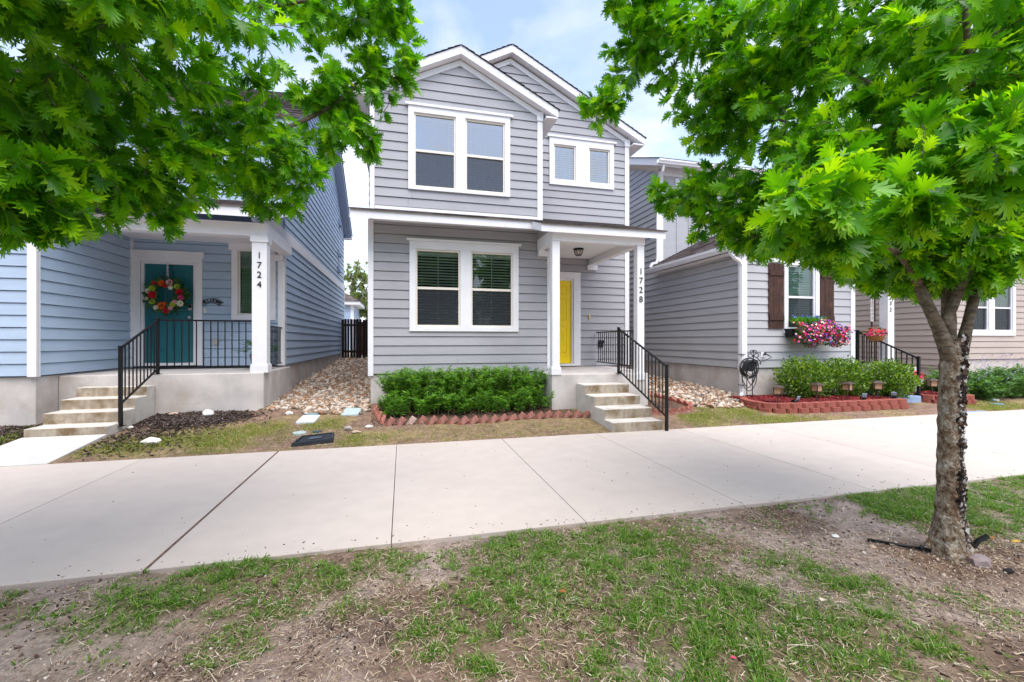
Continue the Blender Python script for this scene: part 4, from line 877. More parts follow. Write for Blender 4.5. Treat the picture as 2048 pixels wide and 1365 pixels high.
# ------------------------------------------------------------------ hedge, shrubs, flowers
LANCE = ([(0, 0, 0), (.25, .10, .02), (.6, .10, 0), (1, 0, -.16), (.6, -.10, 0), (.25, -.10, .02), (.3, 0, -.015), (.6, 0, -.03)], [(0, 1, 6), (1, 2, 7, 6), (2, 3, 7), (0, 6, 5), (6, 7, 4, 5), (7, 3, 4)])
OVATE = ([(0, 0, 0), (.3, .24, .05), (.7, .27, .05), (1, 0, -.05), (.7, -.27, .05), (.3, -.24, .05), (.35, 0, 0), (.7, 0, -.01)], [(0, 1, 6), (1, 2, 7, 6), (2, 3, 7), (0, 6, 5), (6, 7, 4, 5), (7, 3, 4)])
def stem_bush(name, label, cat, base, stems, per, L, leafm, stemm, z0=.25, wide=1.0, spike=None):
    """stems: list of (root point, tip point); lance leaves along each from the height fraction z0 upward"""
    root = thing(name, label, cat, base); mb = MB(); T = []; Fv = []; U = []; S = []
    for a, b in stems:
        a = np.array(a); b = np.array(b); m = (a + b) / 2 + rng.normal(0, .03, 3); m[:2] = m[:2] * .7 + a[:2] * .3
        mb.tube([tuple(a), tuple(m), tuple(b)], [.006, .004, .002], 4, False)
        n = per; t = np.clip(z0 + (1 - z0) * rng.random(n) ** .75, 0, 1); p = (1 - t)[:, None] ** 2 * a + (2 * t * (1 - t))[:, None] * m + (t ** 2)[:, None] * b
        ang = rng.uniform(0, 2 * math.pi, n); f = np.stack([np.cos(ang), np.sin(ang), rng.uniform(.0, .9, n)], 1)
        T.append(p); Fv.append(f); U.append(np.tile([0, 0, 1.], (n, 1)) + rng.normal(0, .3, (n, 3))); S.append(L * rng.uniform(.55, 1.15, n) * (1.1 - .3 * t))
    mb.build('stems', stemm, root)
    tv = [(x, y * wide, z) for x, y, z in LANCE[0]]
    scatter('foliage', tv, LANCE[1], rots(np.vstack(Fv), np.vstack(U)), np.vstack(T), np.concatenate(S), leafm, root)
    return root
STEMM = M('pale_stem', (.25, .24, .13), rough=.8, var=.3, scale=20)
hl = leafmat('hedge_leaf', [(.05, .15, .02), (.085, .24, .026), (.135, .32, .038), (.21, .40, .065)], trans=.36, gloss=.3)
st = []
for i in range(430):
    x = rnd.uniform(-.22, 2.52); y = rnd.uniform(8.0, 8.42); e = max(0, (abs(x - 1.15) - 1.0))
    h = rnd.uniform(.50, .73) * (1 - .25 * e) - (.10 if y < 8.08 else 0); tx = x + rnd.gauss(0, .10) + (x - 1.15) * .10; ty = y + rnd.gauss(-.12, .13)
    st.append(((x, y, gzf(x, y) - .02), (tx, min(ty, 8.55), gzf(x, y) + h)))
for i in range(150):
    x = rnd.uniform(-.35, 2.6); y = rnd.uniform(7.50, 8.0); st.append(((x, y, gzf(x, y) - .02), (x + rnd.gauss(0, .08), y + rnd.gauss(-.08, .06), gzf(x, y) + rnd.uniform(.18, .45))))
stem_bush('hedge', 'dense green leafy hedge under the ground-floor window, behind slanted red bricks', 'hedge', (1.15, 8.2, .2), st, 72, .105, hl, STEMM, z0=.16)
ll = leafmat('lavender_leaf', [(.055, .14, .035), (.085, .21, .05), (.13, .27, .085)], trans=.3)
st = []
for i in range(480):
    x = rnd.uniform(12.3, 15.6); y = rnd.uniform(6.95, 8.1); st.append(((x, y, .08), (x + rnd.gauss(0, .22), y + rnd.gauss(-.16, .2), .10 + rnd.uniform(.30, .86) * (.7 + .3 * mnoise.noise(Vector((x * 1.5, y, 0)))))))
b = stem_bush('lavender_bush', 'broad low bush with thin purple flower spikes before the beige house', 'bush', (13.9, 7.5, .08), st, 52, .14, ll, STEMM, z0=.05, wide=1.25)
n = 900; k = 46; bx = rng.uniform(12.4, 15.6, k); by = rng.uniform(6.75, 7.5, k); bz = rng.uniform(.5, .92, k); dr = np.stack([rng.normal(.4, .3, k), rng.normal(-.3, .2, k), rng.uniform(.3, 1, k)], 1); dr /= np.linalg.norm(dr, axis=1, keepdims=True)
ii = rng.integers(0, k, n); T = np.stack([bx, by, bz], 1)[ii] + dr[ii] * rng.uniform(0, .28, (n, 1)) + rng.normal(0, .008, (n, 3))
scatter('flower_spikes', OVATE[0], OVATE[1], rots(rdir(n), rdir(n)), T, rng.uniform(.016, .03, n), islandmat('lavender_flower', [(.22, .18, .42), (.34, .29, .55), (.42, .40, .58)]), b)

def round_shrub(c, r, label, n=6000):
    root = thing('round_shrub', label, 'shrub', (c[0], c[1], gzf(*c[:2])), 'clipped round shrubs in the planter')
    mb = MB()
    for i in range(16):
        d = rdir(1)[0]; d[2] = abs(d[2]); e = np.array(c) + d * np.array(r) * .8; b0 = (c[0] + rnd.uniform(-.06, .06), c[1] + rnd.uniform(-.06, .06), gzf(*c[:2]) + .05)
        mb.tube([b0, tuple((np.array(b0) + e) / 2 + np.array([0, 0, .05])), tuple(e)], [.010, .007, .003], 5, False)
    mb.build('stems', M('shrub_stem', (.10, .07, .045), rough=.9), root)
    d = rdir(n); lump = np.array([mnoise.noise(Vector(x) * 2.6 + Vector(c)) for x in d]); rr = (rng.random(n) ** .33) * (1 + .34 * lump + .12 * np.array([mnoise.noise(Vector(x) * 7) for x in d])) + (rng.random(n) < .05) * rng.random(n) * .25
    P = np.array(c) + d * np.array(r) * rr[:, None]; f = d * .8 + rng.normal(0, .55, (n, 3)) + np.array([0, 0, .35]); u = d + rng.normal(0, .5, (n, 3)) + np.array([0, 0, .4])
    scatter('foliage', OVATE[0], OVATE[1], rots(f, u), P, rng.uniform(.032, .062, n), leafmat('shrub_leaf', [(.025, .075, .01), (.06, .15, .013), (.12, .24, .018), (.25, .38, .035)], trans=.35, gloss=.5, rough=.3), root)
round_shrub((8.35, 7.55, .62), (.58, .46, .44), 'round green shrub nearest the hose reel, left of three in the planter')
round_shrub((9.45, 7.55, .60), (.62, .46, .42), 'round green shrub between the other two in the planter')
round_shrub((10.28, 7.2, .58), (.50, .44, .40), 'round green shrub nearest the blue steps in the planter')

FLOWERC = [(.62, .02, .07), (.70, .05, .22), (.75, .03, .04), (.30, .05, .50), (.80, .25, .28), (.12, .06, .45), (.72, .10, .34), (.85, .62, .55), (.55, .01, .12)]
PETAL = ([(0, 0, -.1), (.5, 0, .12), (.25, .43, .12), (-.25, .43, .12), (-.5, 0, .12), (-.25, -.43, .12), (.25, -.43, .12)], [(0, i, i % 6 + 1) for i in range(1, 7)])
def flower_mass(name, root, pts, out, size, cols):
    n = len(pts); f = rdir(n); scatter(name, PETAL[0], PETAL[1], rots(f - out * np.sum(f * out, 1)[:, None], out), pts, rng.uniform(*size, n), islandmat(name + '_colour', cols), root)['kind'] = 'stuff'
def flower_box():
    root = thing('flower_box', 'window box overflowing with red, pink and purple flowers below the shuttered window', 'flower box', (9.05, 8.0, 1.35))
    mb = MB(); mb.prism([(8.42, 1.70), (9.55, 1.70), (9.50, 1.50), (8.47, 1.50)], lambda p, t: (p[0], 8.12 - t * .2, p[1])); mb.build('planter_box', BLACK, root, bevel=.01)
    n = 2600; x = rng.uniform(8.40, 9.82, n); t = rng.random(n); low = 1.33 + .05 * np.sin(x * 9) + .1 * (rng.random(n) < .2); top = 1.86 - .12 * np.abs(x - 9.1) + .05 * np.sin(x * 7)
    z = low + (top - low) * t; y = 7.86 - .13 * np.sin(np.clip((z - 1.3) / .6, 0, 1) * 2.6) + rng.normal(0, .05, n)
    P = np.stack([x, y, z], 1); out = np.stack([rng.normal(0, .5, n), -np.ones(n), .5 + rng.normal(0, .5, n)], 1); out /= np.linalg.norm(out, axis=1, keepdims=True)
    scatter('leaves', OVATE[0], OVATE[1], rots(rng.normal(0, 1, (n, 3)) + np.array([0, -.3, -.4]), out), P + np.array([0, .03, 0]), rng.uniform(.03, .06, n), leafmat('box_leaf', [(.02, .06, .012), (.04, .11, .02), (.07, .17, .02)], trans=.25), root)
    k = 760; i = rng.choice(n, k, replace=False); flower_mass('flowers', root, P[i] + out[i] * .03, out[i], (.032, .055), FLOWERC)
    m = 420; x = rng.uniform(8.55, 9.42, m); P = np.stack([x, rng.uniform(7.92, 8.08, m), rng.uniform(1.80, 1.90, m)], 1)
    scatter('grass_tuft', LANCE[0], LANCE[1], rots(np.stack([rng.normal(0, .3, m), rng.normal(-.1, .3, m), np.ones(m)], 1), rdir(m)), P, rng.uniform(.06, .12, m), leafmat('tuft_leaf', [(.08, .25, .02), (.12, .34, .03)], trans=.3), root)
    m = 90; P = np.stack([rng.uniform(8.56, 9.42, m), rng.uniform(7.95, 8.08, m), rng.uniform(1.93, 2.0, m)], 1); o = rdir(m); o[:, 1] = -abs(o[:, 1])
    flower_mass('blue_flowers', root, P, o, (.025, .04), [(.10, .16, .52), (.16, .25, .62), (.08, .10, .45), (.2, .3, .6)])
flower_box()
def basket(c, r, label, cols, name='flower_basket', pot=(.30, .13, .035)):
    root = thing(name, label, 'flower pot', c)
    mb = MB(); mb.lathe([(r * .62, 0), (r * .85, r * .35), (r * .95, r * .75), (r * .88, r * .76), (r * .8, r * .6)], c, 18); mb.build('pot', M('pot_%.2f' % pot[0], pot, rough=.8, var=.25, scale=30, bump=.4), root)
    n = 260; d = rdir(n); d[:, 2] = abs(d[:, 2]); P = np.array(c) + np.array([0, 0, r * .75]) + d * np.array([r * 1.25, r * 1.1, r * .85]) * (rng.random((n, 1)) ** .4)
    scatter('leaves', OVATE[0], OVATE[1], rots(d + rng.normal(0, .5, (n, 3)), d + np.array([0, 0, .5])), P, rng.uniform(.04, .075, n), leafmat('basket_leaf', [(.04, .12, .02), (.08, .2, .03), (.2, .3, .05)], trans=.3), root)
    k = 150; flower_mass('flowers', root, P[:k] + d[:k] * .02, d[:k], (.05, .085), cols)
basket((10.93, 7.96, 1.42), .19, 'hanging basket of pink and red flowers by the white column 1732', [(.75, .04, .18), (.8, .1, .25), (.7, .02, .05), (.85, .6, .4), (.78, .08, .3)])
basket((11.62, 7.6, .42), .17, 'white pot of bright pink flowers right of the blue steps', [(.8, .03, .16), (.85, .08, .2), (.75, .02, .12), (.9, .3, .2)], 'flower_pot', (.75, .73, .70))
def porch_plant():
    root = thing('potted_plant', 'leafy green potted plant on the blue porch behind the white column', 'potted plant', (-2.72, 9.4, .87))
    mb = MB(); mb.lathe([(.09, 0), (.13, .22), (.14, .30), (.12, .30), (.11, .2)], (-2.72, 9.4, .87), 18); mb.build('pot', M('gray_pot', (.16, .17, .19), rough=.6, var=.1), root)
    n = 130; d = rdir(n); d[:, 2] = abs(d[:, 2]) * .8; P = np.array([-2.72, 9.4, 1.22]) + d * np.array([.34, .3, .26]) * (rng.random((n, 1)) ** .5)
    scatter('leaves', OVATE[0], OVATE[1], rots(d + np.array([0, 0, -.3]), d * .3 + np.array([0, 0, 1.])), P, rng.uniform(.08, .13, n), leafmat('plant_leaf', [(.03, .11, .02), (.06, .18, .03)], trans=.3), root)
porch_plant()
def wreath():
    c = np.array([-4.575, 10.155, 2.33]); root = thing('door_wreath', 'round wreath of bright orange, red, pink and lime flowers on the teal door', 'wreath', tuple(c))
    n = 620; a = rng.uniform(0, 2 * math.pi, n); r = .265 + rng.normal(0, .045, n); P = np.stack([c[0] + r * np.cos(a), c[1] - .02 + rng.normal(0, .02, n), c[2] + r * np.sin(a) * .98], 1)
    rad = np.stack([np.cos(a), np.zeros(n), np.sin(a)], 1); tg = np.stack([-np.sin(a), np.zeros(n), np.cos(a)], 1)
    scatter('leaves', OVATE[0], OVATE[1], rots(rad * rng.normal(.5, .8, (n, 1)) + tg * rng.normal(0, .8, (n, 1)) + np.array([0, -.35, 0]), np.array([[0, -1., 0]]) + rng.normal(0, .4, (n, 3))), P, rng.uniform(.05, .10, n), leafmat('wreath_leaf', [(.015, .05, .015), (.03, .09, .02), (.05, .14, .03), (.02, .10, .06)], trans=.2), root)
    C = {'o': (.75, .13, .015), 'r': (.55, .012, .03), 'p': (.80, .40, .45), 'm': (.72, .05, .22), 'l': (.42, .52, .04), 'w': (.80, .76, .62)}
    for ang, rr, s, k in ((105, .25, .055, 'o'), (75, .27, .058, 'p'), (42, .27, .05, 'l'), (60, .18, .042, 'w'), (15, .25, .06, 'r'), (-8, .27, .05, 'm'), (-32, .30, .058, 'w'), (-55, .22, .05, 'l'), (-72, .26, .042, 'p'), (-88, .31, .05, 'r'), (-108, .22, .062, 'o'), (-122, .29, .05, 'w'), (-150, .26, .05, 'l'), (178, .22, .07, 'r'), (165, .31, .042, 'w'), (150, .26, .056, 'l'), (128, .29, .045, 'r'), (92, .20, .045, 'r'), (-168, .33, .03, 'w'), (-95, .18, .04, 'o'), (-40, .20, .04, 'p')):
        s *= 1.22; q = c + np.array([rr * math.cos(R(ang)), -.06, rr * math.sin(R(ang))]); mb = MB()
        for ring, (pr, npt, tilt) in enumerate(((1.0, 8, .25), (.72, 7, .55), (.42, 5, .9))):
            for i in range(npt):
                t = 2 * math.pi * (i + ring * .4) / npt; u = Vector((math.cos(t), 0, math.sin(t))); w = Vector((-math.sin(t), 0, math.cos(t))); o = Vector(q); h = Vector((0, -1, 0))
                mb.add([o, o + u * s * pr * .6 + w * s * .42 * pr + h * s * tilt * .5, o + u * s * pr + h * s * tilt, o + u * s * pr * .6 - w * s * .42 * pr + h * s * tilt * .5], [(0, 1, 2, 3)])
        mb.build('flower', M('petal_' + {'o': 'orange', 'r': 'red', 'p': 'pink', 'm': 'magenta', 'l': 'lime', 'w': 'white'}[k], C[k], rough=.6, var=.15, scale=40), root)
    mb = MB(); mb.box(c[0] - .018, c[0] + .018, c[1] + .02, c[1] + .026, c[2] + .25, 2.975); mb.build('ribbon', M('checked_ribbon', (.42, .42, .45), rough=.8, var=.9, scale=70), root)
wreath()
def welcome_sign():
    root = thing('welcome_sign', 'small black metal WELCOME sign arched on the blue porch wall', 'sign', (-3.81, 10.21, 2.2)); cx, cz, r = -3.815, 1.98, .27
    for i, ch in enumerate('WELCOME'):
        a = R((3 - i) * 12.5); me = text_mesh(ch, .095, .005, 'letter', .0015); s = .03
        me.transform(Matrix.Translation((cx - r * math.sin(a), 10.222, cz + r * math.cos(a))) @ Matrix.Rotation(-a, 4, 'Y') @ Matrix.Rotation(R(90), 4, 'X')); put('letter', me, BLACK, root)
    for rr, w in ((.222, .012), (.318, .008)):
        mb = MB(); mb.tube([(cx - rr * math.sin(R(t)), 10.225, cz + rr * math.cos(R(t))) for t in range(-44, 45, 4)], w / 2, 6); mb.build('sign_band', BLACK, root)
welcome_sign()
def plank_sign():
    root = thing('plank_sign', 'narrow whitewashed wooden sign hanging upright beside the white column 1732', 'sign', (11.25, 8.32, 2.2))
    mb = MB(); mb.box(11.17, 11.27, 8.25, 8.27, 1.90, 2.66); mb.build('board', M('whitewash', (.66, .62, .58), rough=.8, var=.15, scale=14, bump=.3), root, bevel=.003)
    mb = MB(); mb.box(11.275, 11.33, 8.255, 8.275, 1.90, 2.72); mb.box(11.19, 11.24, 8.255, 8.268, 1.76, 1.90); mb.box(11.19, 11.24, 8.255, 8.268, 2.66, 2.72); mb.build('backing', DARKWOOD, root)
    for i, ch in enumerate('WELCOME'):
        me = text_mesh(ch, .08, .002); me.transform(Matrix.Translation((11.22, 8.247, 2.57 - i * .098)) @ Matrix.Rotation(R(90), 4, 'X')); put('letter', me, M('gray_ink', (.28, .29, .32), rough=.8), root)
plank_sign()
# ------------------------------------------------------------------ bricks and planter blocks
def brick_mesh():
    mb = MB(); mb.box(-.098, .098, -.03, .03, -.046, .046); return mb.mesh('brick', .006)
BRICKME = brick_mesh()
def brick(p, yaw, tilt, label, group, mat=REDBRICK, s=1.):
    me = BRICKME.copy() if mat is not REDBRICK else BRICKME
    o = put('brick', me, mat); o.location = p; o.rotation_euler = Euler((R(rnd.uniform(-6, 6)), R(tilt), R(yaw)), 'XYZ'); o.scale = (s, s, s)
    tag(o, label, 'brick', group); return o
BRICKME.materials.append(REDBRICK)
xs = np.linspace(-.20, 3.08, 21)
for i, x in enumerate(xs):
    y = 7.07 + .05 * math.sin(i * .55) + rnd.uniform(-.015, .015) + (.05 if i > 15 else 0) + (.05 if i == 0 else 0)
    pale = i == 2
    lab = ('pale topped brick' if pale else 'slanted red brick') + f', {ORD[i]} from the left in the row before the hedge'
    brick((x, y, gzf(x, y) + .028), rnd.uniform(-16, 6) + (-20 if i > 17 else 0), -48 + rnd.uniform(-9, 9) + (30 if i == 12 else 0), lab, 'slanted bricks edging the hedge bed', PALEBRICK if pale else REDBRICK)
for i, (x, y) in enumerate([(-.30, 7.30), (-.36, 7.50), (-.41, 7.72), (-.46, 7.95)]):
    brick((x, y, gzf(x, y) + .02), 75 + rnd.uniform(-10, 10), -45 + rnd.uniform(-8, 8), f'red brick, {ORD[i]} from the front at the left end of the hedge bed', 'bricks at the left end of the hedge bed')
RB = [(4.42, 7.02), (4.56, 7.0), (4.71, 6.99), (4.86, 7.0), (5.01, 7.03), (5.15, 7.09), (5.28, 7.18), (5.42, 7.34), (5.47, 7.52), (5.45, 7.70), (5.40, 7.88), (5.34, 8.06), (5.28, 8.24), (5.2, 8.42)]
for i, (x, y) in enumerate(RB):
    a = RB[max(i - 1, 0)]; b = RB[min(i + 1, len(RB) - 1)]; yaw = math.degrees(math.atan2(b[1] - a[1], b[0] - a[0]))
    brick((x, y, gzf(x, y) + .02), yaw + rnd.uniform(-10, 10) - (15 if i < 6 else 0), (42 if i < 7 else -30) + rnd.uniform(-8, 8), f'red brick, {ORD[i]} from the steps in the curved edging right of them', 'bricks edging the bed right of the gray porch')

def block_mesh():
    """tapered retaining block with a split face"""
    mb = MB(); mb.prism([(-.103, 0), (-.072, -.045), (.072, -.045), (.103, 0), (.085, .11), (-.085, .11)], lambda p, t: (p[0], p[1], t * .098)); return mb.mesh('block', .006)
BLOCKME = block_mesh(); BLOCKME.materials.append(REDBLOCK)
def block_run(path, n, off, z0, where, group):
    P = [Vector((*p, 0)) for p in path]; L = [0]
    for a, b in zip(P[:-1], P[1:]): L.append(L[-1] + (b - a).length)
    def at(s):
        for i in range(len(P) - 1):
            if s <= L[i + 1] or i == len(P) - 2:
                d = (P[i + 1] - P[i]).normalized(); return P[i] + d * (s - L[i]), d
    for i in range(n):
        s = (i + .5) / n * L[-1]; p, d = at(s); p0, _ = at(max(0, s - .12)); p1, _ = at(min(L[-1], s + .12)); d = (p1 - p0).normalized(); nn = Vector((-d.y, d.x, 0))
        o = put('planter_block', BLOCKME, REDBLOCK); q = p + nn * off; o.location = (q.x, q.y, z0 + rnd.uniform(-.003, .003)); o.rotation_euler = (0, 0, math.atan2(d.y, d.x) + R(rnd.uniform(-2, 2))); o.scale = (L[-1] / n / .218, 1, 1)
        tag(o, f'red concrete block, {ORD[i]} from left in the {where}', 'block', group)
BP = [(6.97, 7.90), (6.72, 7.50), (6.62, 7.12), (6.70, 6.86), (6.95, 6.72), (7.35, 6.675), (8.4, 6.65), (9.98, 6.65)]
block_run(BP, 18, 0., .045, 'lower course of the shrub planter', 'lower course blocks of the shrub planter')
block_run([(6.99, 7.86)] + BP[1:], 17, .022, .1435, 'upper course of the shrub planter', 'upper course blocks of the shrub planter')
BP2 = [(11.06, 7.35), (11.08, 7.0), (11.25, 6.80), (11.6, 6.70), (12.0, 6.72), (12.18, 6.95)]
block_run(BP2, 8, 0., .05, 'lower course of the small planter', 'lower course blocks of the small planter')
block_run(BP2, 7, .022, .1485, 'upper course of the small planter', 'upper course blocks of the small planter')
CHIPV = [(-.5, -.5, -.5), (.5, -.4, -.5), (.6, .5, -.3), (-.4, .5, -.5), (-.5, -.4, .5), (.4, -.5, .4), (.5, .4, .5), (-.6, .4, .4)]; CHIPF = [(0, 3, 2, 1), (4, 5, 6, 7), (0, 1, 5, 4), (1, 2, 6, 5), (2, 3, 7, 6), (3, 0, 4, 7)]
def chips(name, pts, size, mat, kindlabel, flat=.22, asp=.45):
    n = len(pts); f = rdir(n); f[:, 2] *= .35; u = np.tile([0, 0, 1.], (n, 1)) + rng.normal(0, .45, (n, 3)); s = rng.uniform(*size, n)
    o = scatter(name, CHIPV, CHIPF, rots(f, u), pts, np.stack([s, s * asp, s * flat], 1), mat); return stuff(o, kindlabel, None)
RED_CHIP = islandmat('red_mulch_chip', [(.14, .012, .016), (.20, .02, .022), (.10, .010, .012), (.27, .045, .04), (.16, .014, .018)], rough=.85)
m = MB(); poly = [(7.0, 7.9), (6.78, 7.5), (6.69, 7.12), (6.77, 6.9), (7.0, 6.77), (9.99, 6.70), (9.99, 8.1), (7.3, 8.1)]
m.prism(poly, lambda p, t: (p[0], p[1], t * .195)); struct(m.build('mulch_bed', M('red_mulch', (.12, .015, .016), rough=.95, var=.4, scale=40, bump=.8, bscale=60)))
m = MB(); m.prism([(11.1, 7.4), (11.13, 7.0), (11.3, 6.86), (11.6, 6.77), (11.95, 6.79), (12.1, 6.98), (12.1, 7.6), (11.1, 7.8)], lambda p, t: (p[0], p[1], t * .20)); struct(m.build('mulch_bed', MATS['red_mulch']))
n = 5200; px = rng.uniform(6.75, 9.95, n); py = rng.uniform(6.80, 7.95, n); ok = ~((px < 6.98) & (py < 7.0)); px, py = px[ok], py[ok]
px = np.concatenate([px, rng.uniform(11.2, 12.05, 900)]); py = np.concatenate([py, rng.uniform(6.95, 7.6, 900)])
chips('red_mulch', np.stack([px, py, .20 + .022 * rng.random(len(px)) + .03 * fbm(px, py, 2., 4)], 1), (.025, .06), RED_CHIP, 'dark red shredded mulch filling the block planters')

# ------------------------------------------------------------------ path lights, solar spots, hose reel
def path_light():
    r = thing('path_light', '', 'path light', (0, 0, 0), 'solar path lights in the planters')
    bz = M('bronze_metal', (.085, .06, .045), rough=.45, var=.2, metal=.5); am = M('amber_glass', (.40, .24, .14), rough=.25, var=.25, scale=30)
    m = MB(); m.tube([(0, 0, -.1), (0, 0, .19)], .011, 8); m.box(-.02, .02, -.02, .02, .17, .185); m.build('stake', bz, r)
    m = MB(); m.box(-.05, .05, -.05, .05, .187, .275); lamp = m.build('lamp_glass', am, r)
    m = MB()
    for sx in (-1, 1):
        for sy in (-1, 1): m.box(sx * .052 - .006, sx * .052 + .006, sy * .052 - .006, sy * .052 + .006, .186, .283)
    m.box(-.056, .056, -.056, .056, .181, .1865); m.build('lamp_cage', bz, lamp)
    m = MB(); a, b = .088, .03; m.hexa([(-a, -a, .284), (a, -a, .284), (a, a, .284), (-a, a, .284), (-b, -b, .318), (b, -b, .318), (b, b, .318), (-b, b, .318)]); cp = m.build('cap', bz, r, bevel=.004)
    m = MB(); m.box(-.028, .028, -.028, .028, .3185, .322); m.build('solar_panel', M('solar_cell', (.02, .03, .06), rough=.15, spec=.6), cp)
    return r
L0 = path_light(); L0.scale = (1.25,) * 3; first = [True]
def place(root, loc, rz, label):
    if first[0]: root.location = loc; root.rotation_euler[2] = rz; root['label'] = label; first[0] = False; return root
    return dup(root, loc, rz, label, None, root.scale[0])
# the children of the first one hang from an empty at the origin: no offset to undo
for (x, y, z, w) in ((6.98, 6.86, .18, 'nearest the hose reel, left of the first round shrub'), (7.95, 6.90, .20, 'in front of the shrub nearest the hose reel'), (8.75, 6.92, .20, 'in front of the middle round shrub'), (9.55, 6.92, .20, 'in front of the shrub nearest the blue steps'),
                     (11.30, 7.05, .20, 'nearest the black handrail in the small planter'), (11.62, 7.0, .20, 'second from the black handrail in the small planter')):
    place(L0, (x, y, z), rnd.uniform(0, 1.2), 'bronze lantern style path light ' + w)
def spot():
    r = thing('solar_spotlight', '', 'spotlight', (0, 0, 0), 'solar spotlights in the planter')
    m = MB(); m.tube([(0, 0, -.05), (0, 0, .07)], .012, 8); m.build('stake', BLACK, r)
    m = MB(); m.bar((0, -.05, .10), (0, .06, .045), .085, .05); m.build('lamp_body', BLACK, r, bevel=.01)
    m = MB(); m.bar((-.01, -.012, .055), (-.01, -.072, .17), .095, .014, (0, -.8, .3)); pn = m.build('panel_back', BLACK, r, bevel=.003)
    m = MB(); m.bar((-.01, -.022, .062), (-.01, -.08, .166), .085, .012, (0, -.8, .3)); m.build('solar_panel', M('solar_cell_pale', (.26, .34, .45), rough=.2, spec=.5), pn)
    return r
S0 = spot(); first[0] = True
for (x, y, z, rz, w) in ((7.32, 6.80, .20, .15, 'with upright pale panel at the left of the planter'), (9.02, 6.80, .20, -.6, 'tilted over between two path lights'), (9.86, 6.82, .20, -.9, 'leaning at the right end of the planter by the blue steps')):
    place(S0, (x, y, z), rz, 'small black solar spotlight ' + w)
def hose_reel():
    r = thing('hose_stand', 'black wrought iron hose stand with scroll top beside the downspout', 'hose stand', (7.14, 7.72, .2)); c = (7.14, 7.74)
    IR = M('wrought_iron', (.025, .027, .032), rough=.4, var=.2, metal=.5)
    for dx in (-.07, .07): m = MB(); m.tube([(c[0] + dx, c[1], .16), (c[0] + dx, c[1], 1.0)], .009, 7); m.build('leg', IR, r)
    m = MB(); m.tube([(c[0] - .07, c[1], .27), (c[0] + .07, c[1], .27)], .008, 6); m.build('crossbar', IR, r)
    m = MB(); m.lathe([(.02, -.09), (.105, -.085), (.105, .06), (.02, .065)], (c[0], c[1], .88), 18, 'y'); m.build('hose_hub', IR, r)
    m = MB(); y = c[1] - .10
    def scr(x0, z0, s, flip):
        pts = []
        for k in range(20):
            t = k / 19 * 4.6; rr = s * (1 - .17 * t); pts.append((x0 + flip * (rr * math.cos(t) - s), y, z0 + rr * math.sin(t)))
        m.tube(pts, .009, 6)
    for fl in (-1, 1): scr(c[0] + fl * .015, .96, .065, -fl); scr(c[0] + fl * .02, 1.10, .075, -fl); scr(c[0] + fl * .01, 1.19, .042, -fl)
    m.tube([(c[0] + .19 * math.cos(t), y, .90 + .19 * math.sin(t)) for t in np.linspace(.1, 3.04, 14)], .009, 6); m.tube([(c[0], y, .86), (c[0], y, 1.24)], .009, 6); m.lathe([(.0, -.015), (.03, 0), (0, .015)], (c[0], y, 1.02), 8, 'y')
    m.build('scrollwork', IR, r)
    h = MB()
    for k in range(9):
        rr = .150 + .014 * (k % 4) + .004 * k; yy = c[1] - .075 + .016 * k; dz = -.012 * (k % 3) - .01
        h.tube([(c[0] + rr * math.cos(t), yy, .88 + dz + rr * math.sin(t) * (1.1 if math.sin(t) < 0 else .9)) for t in np.linspace(0, 2 * math.pi, 33)], .0085, 6, False)
    for (w, lo, yy) in ((.14, .50, -.05), (.20, .36, .0), (.17, .43, .03)):
        h.tube(spline([(c[0] - w, c[1] + yy, .85), (c[0] - w * .85, c[1] + yy, lo + .16), (c[0], c[1] + yy, lo), (c[0] + w * .8, c[1] + yy, lo + .18), (c[0] + w * .9, c[1] + yy, .82)], 6), .0085, 6)
    h.tube(spline([(c[0] + .17, c[1] - .02, .90), (7.60, 7.88, .98), (7.93, 8.0, 1.04), (7.96, 8.01, 1.07), (7.90, 8.02, 1.10)], 6), .0085, 6)
    tag(h.build('garden_hose', M('hose_rubber', (.03, .032, .035), rough=.5, var=.2), None, smooth=True), 'dark coiled garden hose hung on the iron stand and joined to the tap', 'garden hose')
hose_reel()

